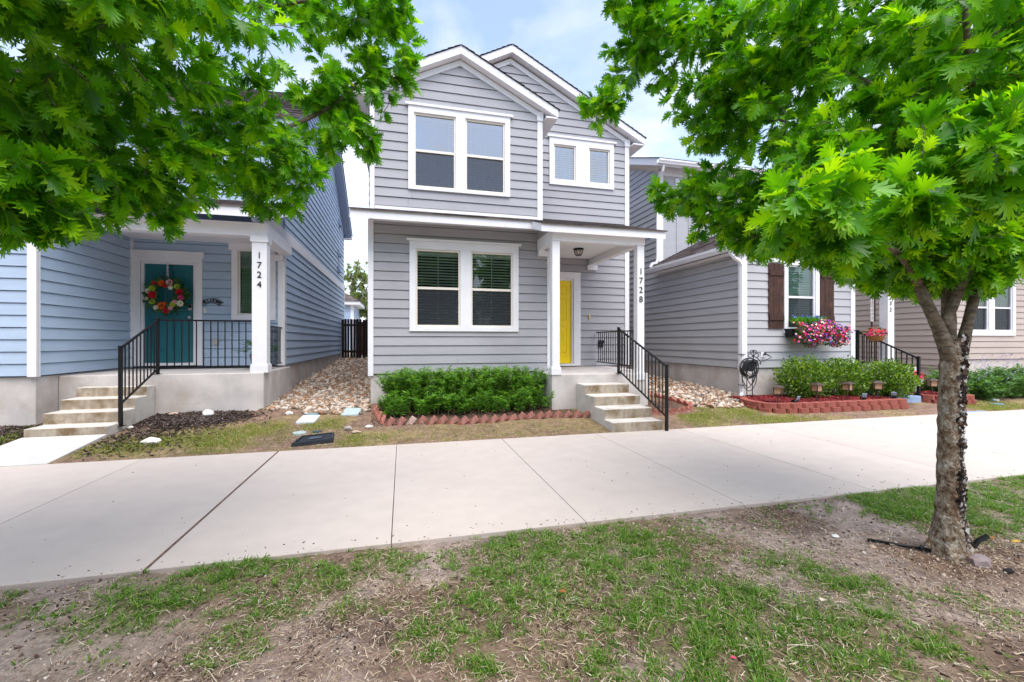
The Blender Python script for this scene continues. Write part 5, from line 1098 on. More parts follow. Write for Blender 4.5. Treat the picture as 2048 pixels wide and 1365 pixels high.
# ------------------------------------------------------------------ valve boxes, lids, stones, stake
def valve_box():
    r = thing('valve_box', 'black plastic valve box sticking up at an angle beside the sidewalk', 'valve box', (-1.19, 6.5, .03), None)
    BP_ = M('black_plastic', (.018, .022, .03), rough=.45, var=.25, scale=20, bump=.1, spec=.4)
    P = [(-1.43, 6.33), (-.93, 6.42), (-.96, 6.76), (-1.38, 6.70)]; z = [.062, .085, .10, .085]
    ins = lambda k: [((p[0] - sum(q[0] for q in P) / 4) * k + sum(q[0] for q in P) / 4, (p[1] - sum(q[1] for q in P) / 4) * k + sum(q[1] for q in P) / 4) for p in P]
    m = MB(); o = ins(1.); i_ = ins(.88); b = ins(1.06)
    V = [(*p, -.03) for p in b] + [(*p, h) for p, h in zip(o, z)] + [(*p, h) for p, h in zip(i_, z)] + [(*p, h - .02) for p, h in zip(i_, z)]
    F_ = []
    for k in range(4): j = (k + 1) % 4; F_ += [(k, j, 4 + j, 4 + k), (4 + k, 4 + j, 8 + j, 8 + k), (8 + k, 8 + j, 12 + j, 12 + k)]
    m.add(V, F_ + [(12, 13, 14, 15), (3, 2, 1, 0)]); m.build('rim', BP_, r, bevel=.004)
    m = MB(); q = ins(.86); m.hexa([(*p, h - .035) for p, h in zip(q, z)] + [(*p, h - .012) for p, h in zip(q, z)]); l = m.build('lid', BP_, r, bevel=.003)
    m = MB(); m.hexa([(*p, h - .012) for p, h in zip(ins(.34), (.078, .088, .09, .082))] + [(*p, h - .006) for p, h in zip(ins(.34), (.078, .088, .09, .082))]); m.build('lid_ridge', M('worn_plastic', (.07, .085, .11), rough=.5), l)
valve_box()
def lid(cx, cy, w, d, yaw, col, label, grp):
    m = MB(); c, s = math.cos(R(yaw)), math.sin(R(yaw)); pts = []
    for (sx, sy, a0) in ((1, -1, -90), (1, 1, 0), (-1, 1, 90), (-1, -1, 180)):
        for k in range(4): a = R(a0 + 30 * k); pts.append((sx * (w / 2 - .03) + .03 * math.cos(a), sy * (d / 2 - .03) + .03 * math.sin(a)))
    pts = [(cx + x * c - y * s, cy + x * s + y * c) for x, y in pts]
    m.prism(pts, lambda p, t: (p[0], p[1], gzf(*p) - .02 + t * .045)); o = m.build('utility_box', col, None, bevel=.003); tag(o, label, 'valve lid', grp)
    return o
LIDA = M('pale_green_plastic', (.42, .50, .50), rough=.5, var=.08, scale=30, bump=.1); LIDW = M('faded_plastic', (.62, .66, .72), rough=.5, var=.06, scale=30)
LIDB = M('blue_green_plastic', (.20, .31, .36), rough=.5, var=.12, scale=30)
lid(-1.47, 7.61, .27, .42, -4, LIDW, 'whitish rectangular utility lid between the black box and the gravel', 'rectangular utility lids')
lid(-.85, 7.97, .28, .44, -3, LIDA, 'pale green rectangular utility lid near the corner of the gray house', 'rectangular utility lids')
lid(12.15, 6.95, .35, .25, 5, LIDB, 'green rectangular lid beside the small red planter', 'rectangular utility lids')
def rlid(x, y, r, mat, label):
    m = MB(); z = gzf(x, y); m.lathe([(r * .98, -.03), (r, .012), (r * .96, .024), (.0, .028)], (x, y, z), 22)
    for k in range(2): m.box(x - r * .5 + k * r * .8, x - r * .35 + k * r * .8, y - .02, y + .01, z + .026, z + .032)
    tag(m.build('irrigation_box', mat, None, smooth=False), label, 'round lid', 'round irrigation lids')
rlid(-2.17, 8.95, .085, M('dark_green_plastic', (.055, .085, .09), rough=.5, var=.2), 'dark green round lid in the gravel by the blue house')
rlid(-1.47, 7.93, .10, LIDB, 'blue green round lid touching the whitish rectangular lid')
rlid(-1.45, 6.90, .095, LIDA, 'pale round lid in the grass behind the black box')
rlid(-1.22, 6.92, .06, M('dark_green_plastic', (.055, .085, .09)), 'small dark lid sunk in grass right of the pale round lid')
rlid(13.0, 6.95, .11, LIDA, 'pale round lid before the lavender bush'); rlid(12.5, 6.62, .12, LIDB, 'flat green round lid in the thin grass by the right edge')
ico = bmesh.new(); bmesh.ops.create_icosphere(ico, subdivisions=2, radius=1); ICV = [tuple(v.co) for v in ico.verts]; ICF = [tuple(v.index for v in f.verts) for f in ico.faces]; ico.free()
ico = bmesh.new(); bmesh.ops.create_icosphere(ico, subdivisions=1, radius=1); IC1V = [tuple(v.co) for v in ico.verts]; IC1F = [tuple(v.index for v in f.verts) for f in ico.faces]; ico.free()
def rock(x, y, r, label, mat, sc=(1, .8, .6), dz=.0, cat='rock', grp=None):
    m = MB(); s = rnd.random() * 50
    m.add([(x + v[0] * r * sc[0] * k, y + v[1] * r * sc[1] * k, gzf(x, y) + dz + r * sc[2] * .5 + v[2] * r * sc[2] * k) for v in ICV for k in [1 + .32 * mnoise.noise(Vector(v) * 1.6 + Vector((s, 0, 0)))]], ICF)
    tag(m.build('rock', mat, None, smooth=False), label, cat, grp)
WROCK = M('white_limestone', (.72, .70, .68), rough=.9, var=.15, scale=25, bump=.4)
TROCK = M('tan_stone', (.48, .36, .27), rough=.9, var=.2, scale=25, bump=.4)
rock(-3.06, 8.08, .085, 'rounded white rock on the dark mulch below the blue porch', WROCK, (1, .9, .85)); rock(-3.24, 6.80, .10, 'flat white rock in the grass near the sidewalk, left of the black box', WROCK, (1.1, .8, .5))
rock(-1.84, 8.0, .06, 'white rock at the grass edge of the gravel', WROCK); rock(-3.62, 8.25, .06, 'tan stone lying on the dark mulch', TROCK, (1.1, .8, .5)); rock(-3.86, 7.55, .04, 'small white stone beside the stained steps', WROCK)
rock(-.80, 6.98, .055, 'gray stone in the grass right of the black box', M('gray_stone', (.36, .31, .30), rough=.9, var=.2, scale=25), (1, .8, .7)); rock(-.66, 6.82, .055, 'pale flat stone in the yellow grass right of the black box', TROCK, (1.2, .8, .4)); rock(-.50, 7.05, .05, 'cream stone in the soil left of the slanted bricks', WROCK, (1.2, .8, .5))
rock(-4.78, 7.92, .07, 'white rock tucked beside the blue bay foundation', WROCK, (1.3, .8, .6))
rock(3.545, 1.955, .062, 'smooth mauve stone at the foot of the oak trunk', M('mauve_stone', (.27, .21, .21), rough=.5, var=.15, scale=12), (1.1, .8, .9), dz=-.012)
rock(3.60, 1.85, .03, 'small black clod right of the oak trunk', M('black_clod', (.012, .011, .012), rough=.9), (1.1, .8, .6)); rock(3.05, 2.50, .022, 'white pebble in the soil left of the oak', WROCK, (1.3, 1, .4)); rock(3.13, 2.30, .018, 'orange tan pebble under the black stake', TROCK, (1.2, 1, .7))
def stake():
    r = thing('tree_stake', 'black pipe and strap lying on the soil at the oak trunk', 'tree stake', (3.3, 2.3, 0))
    m = MB(); m.tube([(3.185, 2.375, .018), (3.30, 2.265, .020), (3.40, 2.17, .022)], .0095, 10); m.build('pipe', BLACK, r, smooth=True)
    m = MB(); m.tube([(3.385, 2.185, .03), (3.41, 2.155, .02), (3.44, 2.12, .015)], .017, 8); m.box(3.385, 3.43, 2.13, 2.17, .005, .04); m.build('coupling', BLACK, r, bevel=.004)
stake()
m = MB(); m.tube(spline([(3.61, 2.07, .10), (3.66, 2.05, .07), (3.69, 2.045, .10), (3.75, 2.03, .13)], 5), .016, 7); tag(m.build('tree_strap', BLACK), 'short black rubber strap behind the oak trunk', 'strap')
for (x, y, c, lab, rz) in ((2.14, 1.83, (.62, .50, .42), 'pale dried oak leaf on the grass', .5), (.86, 2.23, (.30, .11, .03), 'rusty orange fallen leaf on bare soil', 2.), (3.98, 2.12, (.55, .20, .03), 'orange fallen leaf in the grass right of the trunk', 1.), (4.10, 2.04, (.60, .36, .04), 'yellow fallen leaf at the right edge of the lawn', 2.6), (1.38, 1.60, (.6, .05, .14), 'tiny magenta petal dropped on the near lawn', 0)):
    s = .03 if 'petal' in lab else .055
    me = bpy.data.meshes.new('fallen_leaf'); c_, s_ = math.cos(rz), math.sin(rz)
    me.from_pydata([(x + s * (v[0] * c_ - v[1] * s_), y + s * (v[0] * s_ + v[1] * c_), .045 + s * (v[2] * .8 + .12)) for v in OAK[0]], [], OAK[1]); me.update()
    tag(put('fallen_leaf', me, M('dry_leaf_%d' % int(x * 100), c, rough=.8, var=.2, scale=40)), lab, 'leaf')

# ------------------------------------------------------------------ sidewalk, paths, ground
PAVE = M('sidewalk_concrete', (.525, .458, .415), rough=.85, var=.04, scale=5., bump=.3, bscale=150, spec=.2, dirt=(.48, .41, .37), dscale=1.3, dlo=.50, dhi=.85, isl=.035)
def sidewalk():
    mb = MB(); js = [-.077 + 1.475 * k for k in range(-18, 26)]
    for a, b in zip(js[:-1], js[1:]):
        l = .012 if abs(a + 1.552) < .05 else .003; r = .012 if abs(b + 1.552) < .05 else .003
        mb.box(a + l, b - r, 3.175, 6.185, -.09, 0.)
    o = mb.build('sidewalk', PAVE, None, bevel=.004); struct(o)
    mb = MB(); mb.box(js[0], js[-1], 3.19, 6.17, -.09, -.018); struct(mb.build('sidewalk_joint', M('joint_filler', (.10, .085, .075), rough=.95)))  # dark filler layer seen in the gaps between slabs
    mb = MB(); mb.box(-1.563, -1.541, 3.18, 6.18, -.05, -.004); struct(mb.build('expansion_joint', M('joint_wood', (.14, .085, .065), rough=.9, var=.4, scale=30, bump=.4)))
    m = MB(); m.hexa([(-4.97, 6.19, -.06), (-3.98, 6.19, -.06), (-3.93, 7.15, -.06), (-4.87, 7.15, -.06), (-4.97, 6.19, .006), (-3.98, 6.19, .006), (-3.93, 7.15, .145), (-4.87, 7.15, .145)])
    struct(m.build('entry_path', M('white_concrete', (.53, .515, .495), rough=.85, var=.05, scale=4, bump=.15, bscale=80, dirt=(.60, .57, .54), dscale=2), None, bevel=.006))
    m = MB(); m.hexa([(10.55, 6.19, -.06), (11.45, 6.19, -.06), (11.02, 7.04, -.06), (10.02, 7.04, -.06), (10.55, 6.19, .004), (11.45, 6.19, .004), (11.02, 7.04, .06), (10.02, 7.04, .06)])
    struct(m.build('blue_path', BLUEC, None, bevel=.004))
sidewalk()

PATCH=[(-1.48,2.84,0.30,0.30),(-1.11,2.95,0.48,0.29),(-0.67,2.68,0.34,0.27),(-0.14,2.89,0.25,0.17),(-0.27,2.44,0.16,0.12),(-0.48,2.79,0.30,0.19),(0.69,2.81,0.37,0.34),(1.14,2.77,0.41,0.41),(1.50,2.54,0.49,0.38),(0.76,2.38,0.37,0.22),(1.12,2.05,0.49,0.29),(1.13,1.72,0.56,0.21),(1.61,1.60,0.56,0.28),(2.01,1.78,0.43,0.24),(2.48,1.94,0.29,0.20),(2.32,2.27,0.29,0.15),(0.80,1.77,0.26,0.16),(0.13,2.10,0.19,0.15),(-0.72,2.25,0.18,0.12),(0.33,1.86,0.13,0.09),(1.72,2.04,0.33,0.22),(4.75,2.83,0.89,.9),(4.88,2.36,0.42,.7),(4.02,2.89,0.26,0.41),(3.01,1.62,0.16,0.17),(-2.13,3.05,0.07,0.11),(-1.87,2.80,0.08,0.10),(-3.22,6.73,0.75,0.37),(-2.50,6.81,0.53,0.51),(-2.05,7.19,0.57,0.42),(-0.72,6.50,0.48,0.35),(-1.25,7.31,0.45,0.29),(5.23,6.83,0.57,0.60),(6.46,6.31,0.75,0.33),(6.09,6.84,0.49,0.52),(12.11,6.43,0.71,0.5),(-4.06,6.59,0.23,0.24),(-5.00,7.23,0.25,0.60),(6.5,2.6,1.6,.6),(8.5,2.5,2.,.7)]
def gdens(x, y):
    """how grassy a spot is, 0..1"""
    d = np.zeros_like(x)
    for (cx, cy, rx, ry) in PATCH: d = np.maximum(d, np.exp(-(((x - cx) / rx) ** 2 + ((y - cy) / ry) ** 2) * .75))
    near = (y < 3.3) * np.clip((x + 1.9) / .8, 0, 1) * (1 - .85 * np.exp(-(((x - 3.35) / .75) ** 2 + ((y - 2.15) / .45) ** 2)))
    d = d * (.35 + .9 * fbm(x, y, 4.5, 3)) + near * (fbm(x, y, 1.7, 8) - .45) * 1.0 + (1 - (y < 3.3)) * (fbm(x, y, 2.2, 8) - .50) * .6
    return np.clip((d - .14) / .62, 0, 1) ** 1.2
def sstep(a, b, x): t = np.clip((x - a) / (b - a), 0, 1); return t * t * (3 - 2 * t)
def in_sidewalk(x, y): return (y > 3.17) & (y < 6.19)
def gravel_zone(x, y):
    j = .22 * (fbm(x, y, 1.6, 21) - .5) * 2
    L = sstep(0, .15, np.minimum(x + 2.52, -.52 - x)) * sstep(-.12, .12, y + j - np.where(x < -1.6, 8.25, 7.78) - .1)
    Rr = sstep(0, .1, np.minimum(x - 4.72, 7.28 - x)) * sstep(-.1, .1, y + j - np.interp(x, [4.7, 5.5, 5.6, 6.2, 7.2], [8.4, 8.3, 7.55, 7.28, 7.55]))
    return np.maximum(L, Rr)
def ground():
    xs = np.concatenate([[-400, -150, -60, -25, -14, -10], np.arange(-8, -6.01, .4), np.arange(-6, 13.5, .06), np.arange(13.6, 20, .4), [22, 26, 34, 60, 150, 400]])
    ys = np.concatenate([[-400, -120, -40, -15, -6, -2, 0], np.arange(.5, 3.12, .045), [3.16, 3.22, 3.6, 4.6, 5.6, 6.1], np.arange(6.16, 9.6, .06), np.arange(9.6, 20, .25), [21, 24, 28, 36, 60, 120, 400]])
    X, Y = np.meshgrid(xs, ys); Z = gz(X, Y)
    near = (Y > .3) & (Y < 3.17); yard = (Y > 6.18) & (Y < 10)
    Z = Z + np.where(near, .035 * (fbm(X, Y, 2.2, 1) - .5) + .022 * (fbm(X, Y, 9, 2) - .5), 0) + np.where(yard, .03 * (fbm(X, Y, 2.6, 5) - .5) * sstep(6.2, 6.5, Y), 0)
    Z = np.where(near, Z - .012 + .012 * sstep(3.17, 2.9, Y), Z)
    Z = np.where((Y > 3.18) & (Y < 6.18), -.06, Z); Z = np.where((Y >= 3.12) & (Y <= 3.18), Z - .012, Z)
    me = bpy.data.meshes.new('ground'); ny, nx = X.shape
    V = np.stack([X, Y, Z], -1).reshape(-1, 3); idx = np.arange(nx * ny).reshape(ny, nx)
    Q = np.stack([idx[:-1, :-1], idx[:-1, 1:], idx[1:, 1:], idx[1:, :-1]], -1).reshape(-1, 4)
    me.vertices.add(len(V)); me.vertices.foreach_set('co', V.ravel().astype(np.float32)); me.loops.add(Q.size); me.loops.foreach_set('vertex_index', Q.ravel().astype(np.int32))
    me.polygons.add(len(Q)); me.polygons.foreach_set('loop_start', (np.arange(len(Q)) * 4).astype(np.int32)); me.update(calc_edges=True)
    # what the soil is made of, spot by spot
    x, y = V[:, 0], V[:, 1]
    c = np.ones((len(V), 3)) * np.array([.26, .178, .135])
    def mixin(col, w): nonlocal c; c = c * (1 - w[:, None]) + np.array(col) * w[:, None]
    mixin((.41, .325, .285), sstep(.45, .62, fbm(x, y, 1.3, 31)) * (y < 3.3))
    mixin((.13, .088, .068), sstep(.56, .70, fbm(x, y, 1.9, 12)) * (y < 3.3) * .7)
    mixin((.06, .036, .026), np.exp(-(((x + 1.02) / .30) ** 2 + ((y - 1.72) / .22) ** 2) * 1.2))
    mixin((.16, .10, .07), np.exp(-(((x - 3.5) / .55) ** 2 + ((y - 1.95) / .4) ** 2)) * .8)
    mixin((.42, .34, .29), np.exp(-(((x + 1.5) / .55) ** 2 + ((y - 2.4) / .28) ** 2)) * .9)
    g = gdens(x, y); mixin((.15, .13, .06), g * .55 * (y < 3.3))
    yd = (y > 6.1) & (y < 12)
    mixin((.25, .165, .125), yd * 1.); mixin((.30, .225, .12), yd * sstep(.40, .6, fbm(x, y, 1.8, 14)) * (y < 7.9) * .9); mixin((.20, .18, .06), yd * g * .8)
    mixin((.26, .185, .11), yd * np.exp(-(((x - 1.8) / 1.9) ** 2) ** 2 - ((y - 6.6) / .42) ** 4) * .9)
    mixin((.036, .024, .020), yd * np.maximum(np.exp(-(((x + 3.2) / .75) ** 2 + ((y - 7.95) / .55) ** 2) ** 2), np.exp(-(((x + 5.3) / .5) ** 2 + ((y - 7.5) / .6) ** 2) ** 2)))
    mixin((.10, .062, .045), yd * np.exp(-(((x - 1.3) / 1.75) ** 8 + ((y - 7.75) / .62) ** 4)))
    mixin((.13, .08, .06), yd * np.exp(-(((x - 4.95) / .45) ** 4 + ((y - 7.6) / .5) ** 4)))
    c = c * np.where(y < 3.3, .84, .92)[:, None]; mixin((.40, .31, .23), gravel_zone(x, y)); mixin((.30, .25, .19), (y > 12) * 1.)
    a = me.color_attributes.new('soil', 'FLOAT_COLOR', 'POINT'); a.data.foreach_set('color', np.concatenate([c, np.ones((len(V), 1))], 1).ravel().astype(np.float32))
    m, N, L = newmat('soil'); out = N('ShaderNodeOutputMaterial'); p = N('ShaderNodeBsdfPrincipled'); p.inputs['Roughness'].default_value = .95; p.inputs['Specular IOR Level'].default_value = .08
    at = N('ShaderNodeAttribute'); at.attribute_name = 'soil'; tc = N('ShaderNodeTexCoord')
    n1 = N('ShaderNodeTexNoise'); n1.inputs['Scale'].default_value = 55; n1.inputs['Detail'].default_value = 8; n1.inputs['Roughness'].default_value = .7; L(tc.outputs['Object'], n1.inputs['Vector'])
    n2 = N('ShaderNodeTexNoise'); n2.inputs['Scale'].default_value = 9; n2.inputs['Detail'].default_value = 8; L(tc.outputs['Object'], n2.inputs['Vector'])
    mr = N('ShaderNodeMapRange'); mr.inputs['From Min'].default_value = .3; mr.inputs['From Max'].default_value = .7; mr.inputs['To Min'].default_value = .6; mr.inputs['To Max'].default_value = 1.4; L(n1.outputs['Fac'], mr.inputs['Value'])
    m2 = N('ShaderNodeMapRange'); m2.inputs['From Min'].default_value = .3; m2.inputs['From Max'].default_value = .7; m2.inputs['To Min'].default_value = .72; m2.inputs['To Max'].default_value = 1.28; L(n2.outputs['Fac'], m2.inputs['Value'])
    mu = N('ShaderNodeMath'); mu.operation = 'MULTIPLY'; L(mr.outputs[0], mu.inputs[0]); L(m2.outputs[0], mu.inputs[1])
    vo = N('ShaderNodeTexVoronoi'); vo.feature = 'DISTANCE_TO_EDGE'; vo.inputs['Scale'].default_value = 17; n4 = N('ShaderNodeVectorMath'); n4.operation = 'MULTIPLY_ADD'; n4.inputs[1].default_value = (.06,) * 3; L(n2.outputs['Color'], n4.inputs[0]); L(tc.outputs['Object'], n4.inputs[2]); L(n4.outputs[0], vo.inputs['Vector'])
    ck = N('ShaderNodeMapRange'); ck.inputs['From Max'].default_value = .035; ck.inputs['To Min'].default_value = .45; L(vo.outputs['Distance'], ck.inputs['Value'])
    n5 = N('ShaderNodeTexNoise'); n5.inputs['Scale'].default_value = 1.7; L(tc.outputs['Object'], n5.inputs['Vector']); m5 = N('ShaderNodeMapRange'); m5.inputs['From Min'].default_value = .52; m5.inputs['From Max'].default_value = .6; L(n5.outputs['Fac'], m5.inputs['Value'])
    mx5 = N('ShaderNodeMix'); mx5.data_type = 'FLOAT'; L(m5.outputs[0], mx5.inputs['Factor']); mx5.inputs['A'].default_value = 1.; L(ck.outputs[0], mx5.inputs['B'])
    mu2 = N('ShaderNodeMath'); mu2.operation = 'MULTIPLY'; L(mu.outputs[0], mu2.inputs[0]); L(mx5.outputs['Result'], mu2.inputs[1])
    vm = N('ShaderNodeVectorMath'); vm.operation = 'SCALE'; L(at.outputs['Color'], vm.inputs[0]); L(mu2.outputs[0], vm.inputs['Scale']); L(vm.outputs[0], p.inputs['Base Color'])
    ad = N('ShaderNodeMath'); ad.operation = 'ADD'; L(n1.outputs['Fac'], ad.inputs[0]); L(mx5.outputs['Result'], ad.inputs[1])
    b = N('ShaderNodeBump'); b.inputs['Strength'].default_value = .9; b.inputs['Distance'].default_value = .015; L(ad.outputs[0], b.inputs['Height']); L(b.outputs[0], p.inputs['Normal'])
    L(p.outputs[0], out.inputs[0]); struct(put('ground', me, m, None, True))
ground()
def surf(x, y):
    z = gz(x, y); near = y < 3.17
    return z + np.where(near, .035 * (fbm(x, y, 2.2, 1) - .5) + .022 * (fbm(x, y, 9, 2) - .5) - .012 + .012 * sstep(3.17, 2.9, y), .03 * (fbm(x, y, 2.6, 5) - .5) * sstep(6.2, 6.5, y))

# ------------------------------------------------------------------ gravel, mulch, grass, litter
def gravel():
    n = 12500; x = np.concatenate([rng.uniform(-2.55, -.5, n * 2 // 3), rng.uniform(4.7, 7.3, n // 3)]); y = np.concatenate([7.5 + 12 * rng.random(n * 2 // 3) ** 1.7, 7.2 + 5 * rng.random(n // 3) ** 1.3])
    k = gravel_zone(x, y) > rng.random(len(x)) * .9 + .1; k &= ~((abs(x + .85) < .15) & (abs(y - 7.97) < .24)); k &= ~(x > 6.6) | (y > 7.6); x, y = x[k], y[k]; n = len(x)
    s = rng.uniform(.018, .048, n) * np.interp(y, [7.5, 19], [1, 1.5]); sc = np.stack([s * rng.uniform(.9, 1.5, n), s, s * rng.uniform(.45, .75, n)], 1)
    P = np.stack([x, y, surf(x, y) + s * .3 + rng.random(n) * .018], 1); u = np.tile([0, 0, 1.], (n, 1)) + rng.normal(0, .45, (n, 3))
    jv = np.array(IC1V) * (1 + .22 * rng.normal(size=(len(IC1V), 1)))
    stuff(scatter('river_gravel', jv, IC1F, rots(rdir(n), u), P, sc, islandmat('gravel_stone', [(.50, .41, .34), (.32, .22, .15), (.60, .54, .48), (.21, .125, .075), (.40, .30, .23), (.20, .17, .155), (.52, .44, .37), (.36, .19, .10), (.26, .21, .17)], rough=.8), None, True), 'mixed tan and white river gravel between the houses', None)
gravel()
def mulch():
    n = 5200; x = np.concatenate([rng.normal(-3.25, .36, n), rng.normal(-5.3, .3, n // 4), rng.normal(-3.5, .4, n // 6)]); y = np.concatenate([rng.normal(8.0, .25, n), rng.normal(7.5, .3, n // 4), rng.normal(7.0, .3, n // 6)])
    k = (y < 8.34) & (y > 6.22) & ((x > -3.9) | ((x < -4.95) & (y < 7.9))); x, y = x[k], y[k]
    chips('bark_mulch', np.stack([x, y, surf(x, y) + rng.uniform(0, .02, len(x))], 1), (.02, .06), islandmat('mulch_chip', [(.028, .018, .015), (.05, .033, .027), (.085, .06, .05), (.018, .012, .010), (.16, .125, .115)], rough=.9), 'dark bark mulch below the blue porch', .16, .35)
    n = 3200; x = rng.uniform(-.5, 3.1, n); y = rng.uniform(7.05, 8.5, n); k = ~((x > 2.6) & (y > 7.6)); x, y = x[k], y[k]
    x = np.concatenate([x, rng.uniform(4.1, 5.4, 500)]); y = np.concatenate([y, rng.uniform(7.05, 8.3, 500)])
    chips('bed_litter', np.stack([x, y, surf(x, y) + rng.uniform(0, .012, len(x))], 1), (.012, .04), islandmat('litter_chip', [(.12, .075, .055), (.07, .042, .032), (.22, .15, .11), (.05, .032, .026)], rough=.9), 'brown soil litter in the brick-edged beds', .16, .35)
mulch()
BLADE = ([(0, -.5, 0), (0, .5, 0), (.45, .42, .04), (.45, -.42, .04), (.8, .25, -.04), (.8, -.25, -.04), (1, 0, -.13)], [(0, 1, 2, 3), (3, 2, 4, 5), (5, 4, 6)])
def blades(name, x, y, L, W, mat, label, lean=.9, z=0.):
    n = len(x); a = rng.uniform(0, 2 * math.pi, n); k = lean * rng.random(n) ** .7
    f = np.stack([np.cos(a) * k, np.sin(a) * k, np.ones(n)], 1); u = np.stack([np.cos(a), np.sin(a), np.zeros(n) - .2], 1)
    sc = np.stack([L, W, L], 1); P = np.stack([x, y, surf(x, y) - .004 + z], 1)
    o = scatter(name, BLADE[0], BLADE[1], rots(f, -u), P, sc, mat); stuff(o, label); return o
GR = leafmat('grass_blade', [(.038, .115, .009), (.07, .19, .013), (.125, .28, .022), (.26, .33, .08)], trans=.35, gloss=.3, rough=.45)
GY = leafmat('yard_grass_blade', [(.09, .16, .016), (.14, .24, .022), (.22, .28, .04), (.36, .30, .12)], trans=.3, gloss=.2)
STRAW = islandmat('straw', [(.48, .38, .26), (.38, .28, .18), (.58, .50, .39), (.26, .18, .115), (.18, .115, .075)], rough=.85)
def lawns():
    # tufts of floppy blades, then runners of dead straw between them
    N_ = 60000; x = rng.uniform(-2.6, 6.6, N_); y = .6 + 2.55 * rng.random(N_)
    vis = (x / np.maximum(y, .1) > -.78) & (x / y < 2.75); x, y = x[vis], y[vis]
    d = gdens(x, y); c = .08 + 2.6 * (vnoise(x, y, 9, 41) * vnoise(x, y, 21, 42)); k = rng.random(len(x)) < np.clip(d * c, 0, 1) * np.where(x > 3.6, 1.25, .60); x, y, d = x[k], y[k], d[k]
    m = rng.integers(9, 22, len(x)); i = np.repeat(np.arange(len(x)), m); n = len(i)
    r = np.abs(rng.normal(0, .012, n)); a = rng.uniform(0, 2 * math.pi, n); ts = rng.uniform(.6, 1.25, len(x))[i]
    bx, by = x[i] + r * np.cos(a), y[i] + r * np.sin(a); by = np.minimum(by, 3.165)
    a = a + rng.normal(0, .7, n); kk = rng.uniform(.25, 2.4, n); f = np.stack([np.cos(a) * kk, np.sin(a) * kk, np.ones(n)], 1); u = np.stack([np.cos(a), np.sin(a), np.zeros(n) - .2], 1)
    Ln = rng.uniform(.018, .054, n) * ts * (.65 + .5 * d[i])
    stuff(scatter('lawn_grass', BLADE[0], BLADE[1], rots(f, -u), np.stack([bx, by, surf(bx, by) - .004], 1), np.stack([Ln, rng.uniform(.0028, .0056, n), Ln], 1), GR), 'patchy tufted green lawn on the street side')
    n = 95000; x = rng.uniform(-2.5, 6., n); y = .6 + 2.555 * rng.random(n); k = (x / y > -.75) & (x / y < 2.6) & (rng.random(n) < (.06 + .75 * sstep(.40, .58, fbm(x, y, 2.4, 17)) + .5 * gdens(x, y)) * np.where(x < -.9, .45, 1)); x, y = x[k], y[k]; n = len(x)
    a = rng.uniform(0, 6.28, n); f = np.stack([np.cos(a), np.sin(a), rng.uniform(-.05, .35, n)], 1); uu = np.tile([0, 0, 1.], (n, 1)) + rng.normal(0, .3, (n, 3))
    L = rng.uniform(.012, .05, n) * (1 + 1.6 * (rng.random(n) < .06)); stuff(scatter('dry_grass', BLADE[0], BLADE[1], rots(f, uu), np.stack([x, y, surf(x, y) + .003 + .012 * rng.random(n)], 1), np.stack([L, rng.uniform(.0016, .0036, n), L], 1), STRAW), 'dead straw scattered over the bare soil')
    n = 9000; x = rng.uniform(-2.3, 5.2, n); y = rng.uniform(.7, 3.12, n); k = rng.random(n) < .15 + .85 * sstep(.42, .56, fbm(x, y, 1.9, 12)); x, y = x[k], y[k]
    chips('lawn_litter', np.stack([x, y, surf(x, y) + .002], 1), (.006, .03), islandmat('lawn_litter_chip', [(.10, .065, .048), (.055, .034, .026), (.20, .14, .10), (.035, .022, .018), (.30, .22, .17)], rough=.9), 'brown leaf litter and bark bits on the bare soil', .14, .4)
    n = 2600; x = np.concatenate([rng.uniform(-2.4, 5, n), rng.normal(-1.25, .35, 1500), rng.normal(3.4, .4, 900)]); y = np.concatenate([rng.uniform(.9, 3.1, n), rng.normal(1.95, .28, 1500), rng.normal(1.95, .25, 900)]); k = (y < 3.14) & (y > .6); x, y = x[k], y[k]; n = len(x); s = rng.uniform(.002, .007, n) * (1 + 1.0 * (rng.random(n) < .05))
    stuff(scatter('soil_crumbs', IC1V, IC1F, rots(rdir(n), rdir(n)), np.stack([x, y, surf(x, y) + s * .3], 1), np.stack([s * 1.3, s, s * .7], 1), islandmat('crumb', [(.42, .33, .28), (.60, .54, .48), (.25, .17, .13), (.08, .05, .04), (.50, .40, .33), (.12, .08, .06)])), 'crumbs of soil and small pebbles on the bare ground')
    N_ = 230000; x = rng.uniform(-5.6, 13.6, N_); y = rng.uniform(6.2, 8.3, N_)
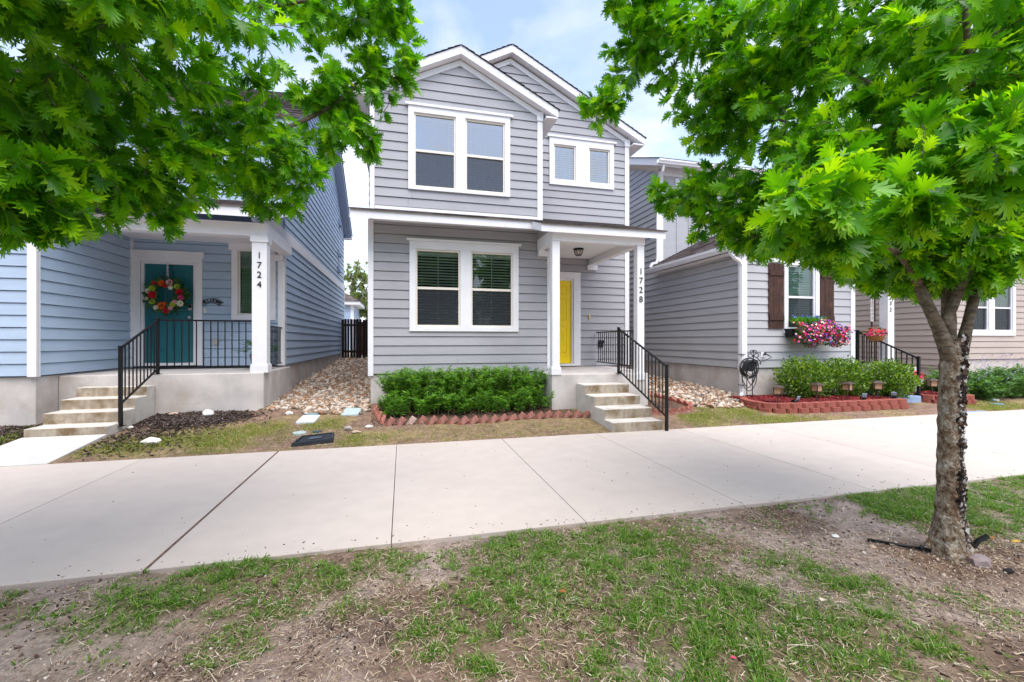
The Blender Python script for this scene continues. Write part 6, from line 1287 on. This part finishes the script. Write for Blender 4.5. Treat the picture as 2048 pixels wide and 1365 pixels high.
    d = gdens(x, y); bare = (gravel_zone(x, y) > .5) | ((x > -4.0) & (x < -2.4) & (y > 7.45)) | ((x > -5) & (x < -3.9)) | ((x > 6.6) & (x < 10.0) & (y > 6.62)) | ((x > -.45) & (x < 4.4) & (y > 6.95)) | ((x > 3.1) & (x < 4.1)) | ((x > 4.4) & (x < 5.5) & (y > 7.0)) | ((x > 10) & (x < 11.2)) | ((x > 11) & (x < 12.2) & (y > 6.7)) | ((abs(x + 1.19) < .3) & (y > 6.3) & (y < 6.78)) | ((abs(x + 1.47) < .16) & (abs(y - 7.61) < .22))
    thin = .10 * ((x > -.4) & (x < 3.2) & (y < 6.95)) + .03
    k = (~bare) & (rng.random(len(x)) < np.clip(d * .75 + thin * (.3 + vnoise(x, y, 5, 6)), 0, 1) * .85); x, y, d = x[k], y[k], d[k]
    blades('yard_grass', x, y, rng.uniform(.025, .06, len(x)), rng.uniform(.004, .007, len(x)), GY, 'yellowish green thin grass between sidewalk and houses', 1.1)
    n = 9000; x = rng.uniform(-4, 13.4, n); y = rng.uniform(6.2, 7.4, n); k = ~(((x > -4.98) & (x < -3.9)) | ((x > 6.55) & (y > 6.6)) | ((x > -.3) & (x < 4.1) & (y > 6.95)) | ((x > 3.1) & (x < 4.1)) | ((x > 10) & (x < 11.6)) | (gravel_zone(x, y) > .4)); x, y = x[k], y[k]; n = len(x)
    a = rng.uniform(0, 6.28, n); f = np.stack([np.cos(a), np.sin(a), rng.uniform(0, .4, n)], 1); L = rng.uniform(.02, .06, n)
    stuff(scatter('yard_straw', BLADE[0], BLADE[1], rots(f, np.tile([0, 0, 1.], (n, 1)) + rng.normal(0, .3, (n, 3))), np.stack([x, y, surf(x, y) + .004], 1), np.stack([L, rng.uniform(.003, .006, n), L], 1), STRAW), 'dead straw in the thin grass before the houses')
lawns()
def walk_specks():
    n = 420; x = rng.uniform(-4.5, 10, n); y = 3.2 + 2.95 * rng.random(n) ** 1.0
    near = rng.random(n) < .55; y = np.where(near, 3.19 + .18 * rng.random(n) ** 2, y); s = rng.uniform(.003, .010, n)
    stuff(scatter('sidewalk_debris', CHIPV, CHIPF, rots(rdir(n) * np.array([1, 1, .1]), np.tile([0, 0, 1.], (n, 1))), np.stack([x, y, s * .2], 1), np.stack([s * 1.6, s * .8, s * .4], 1), islandmat('debris', [(.10, .07, .05), (.22, .17, .13), (.05, .04, .035), (.34, .27, .21)])), 'specks of soil and leaf litter on the sidewalk')
walk_specks()
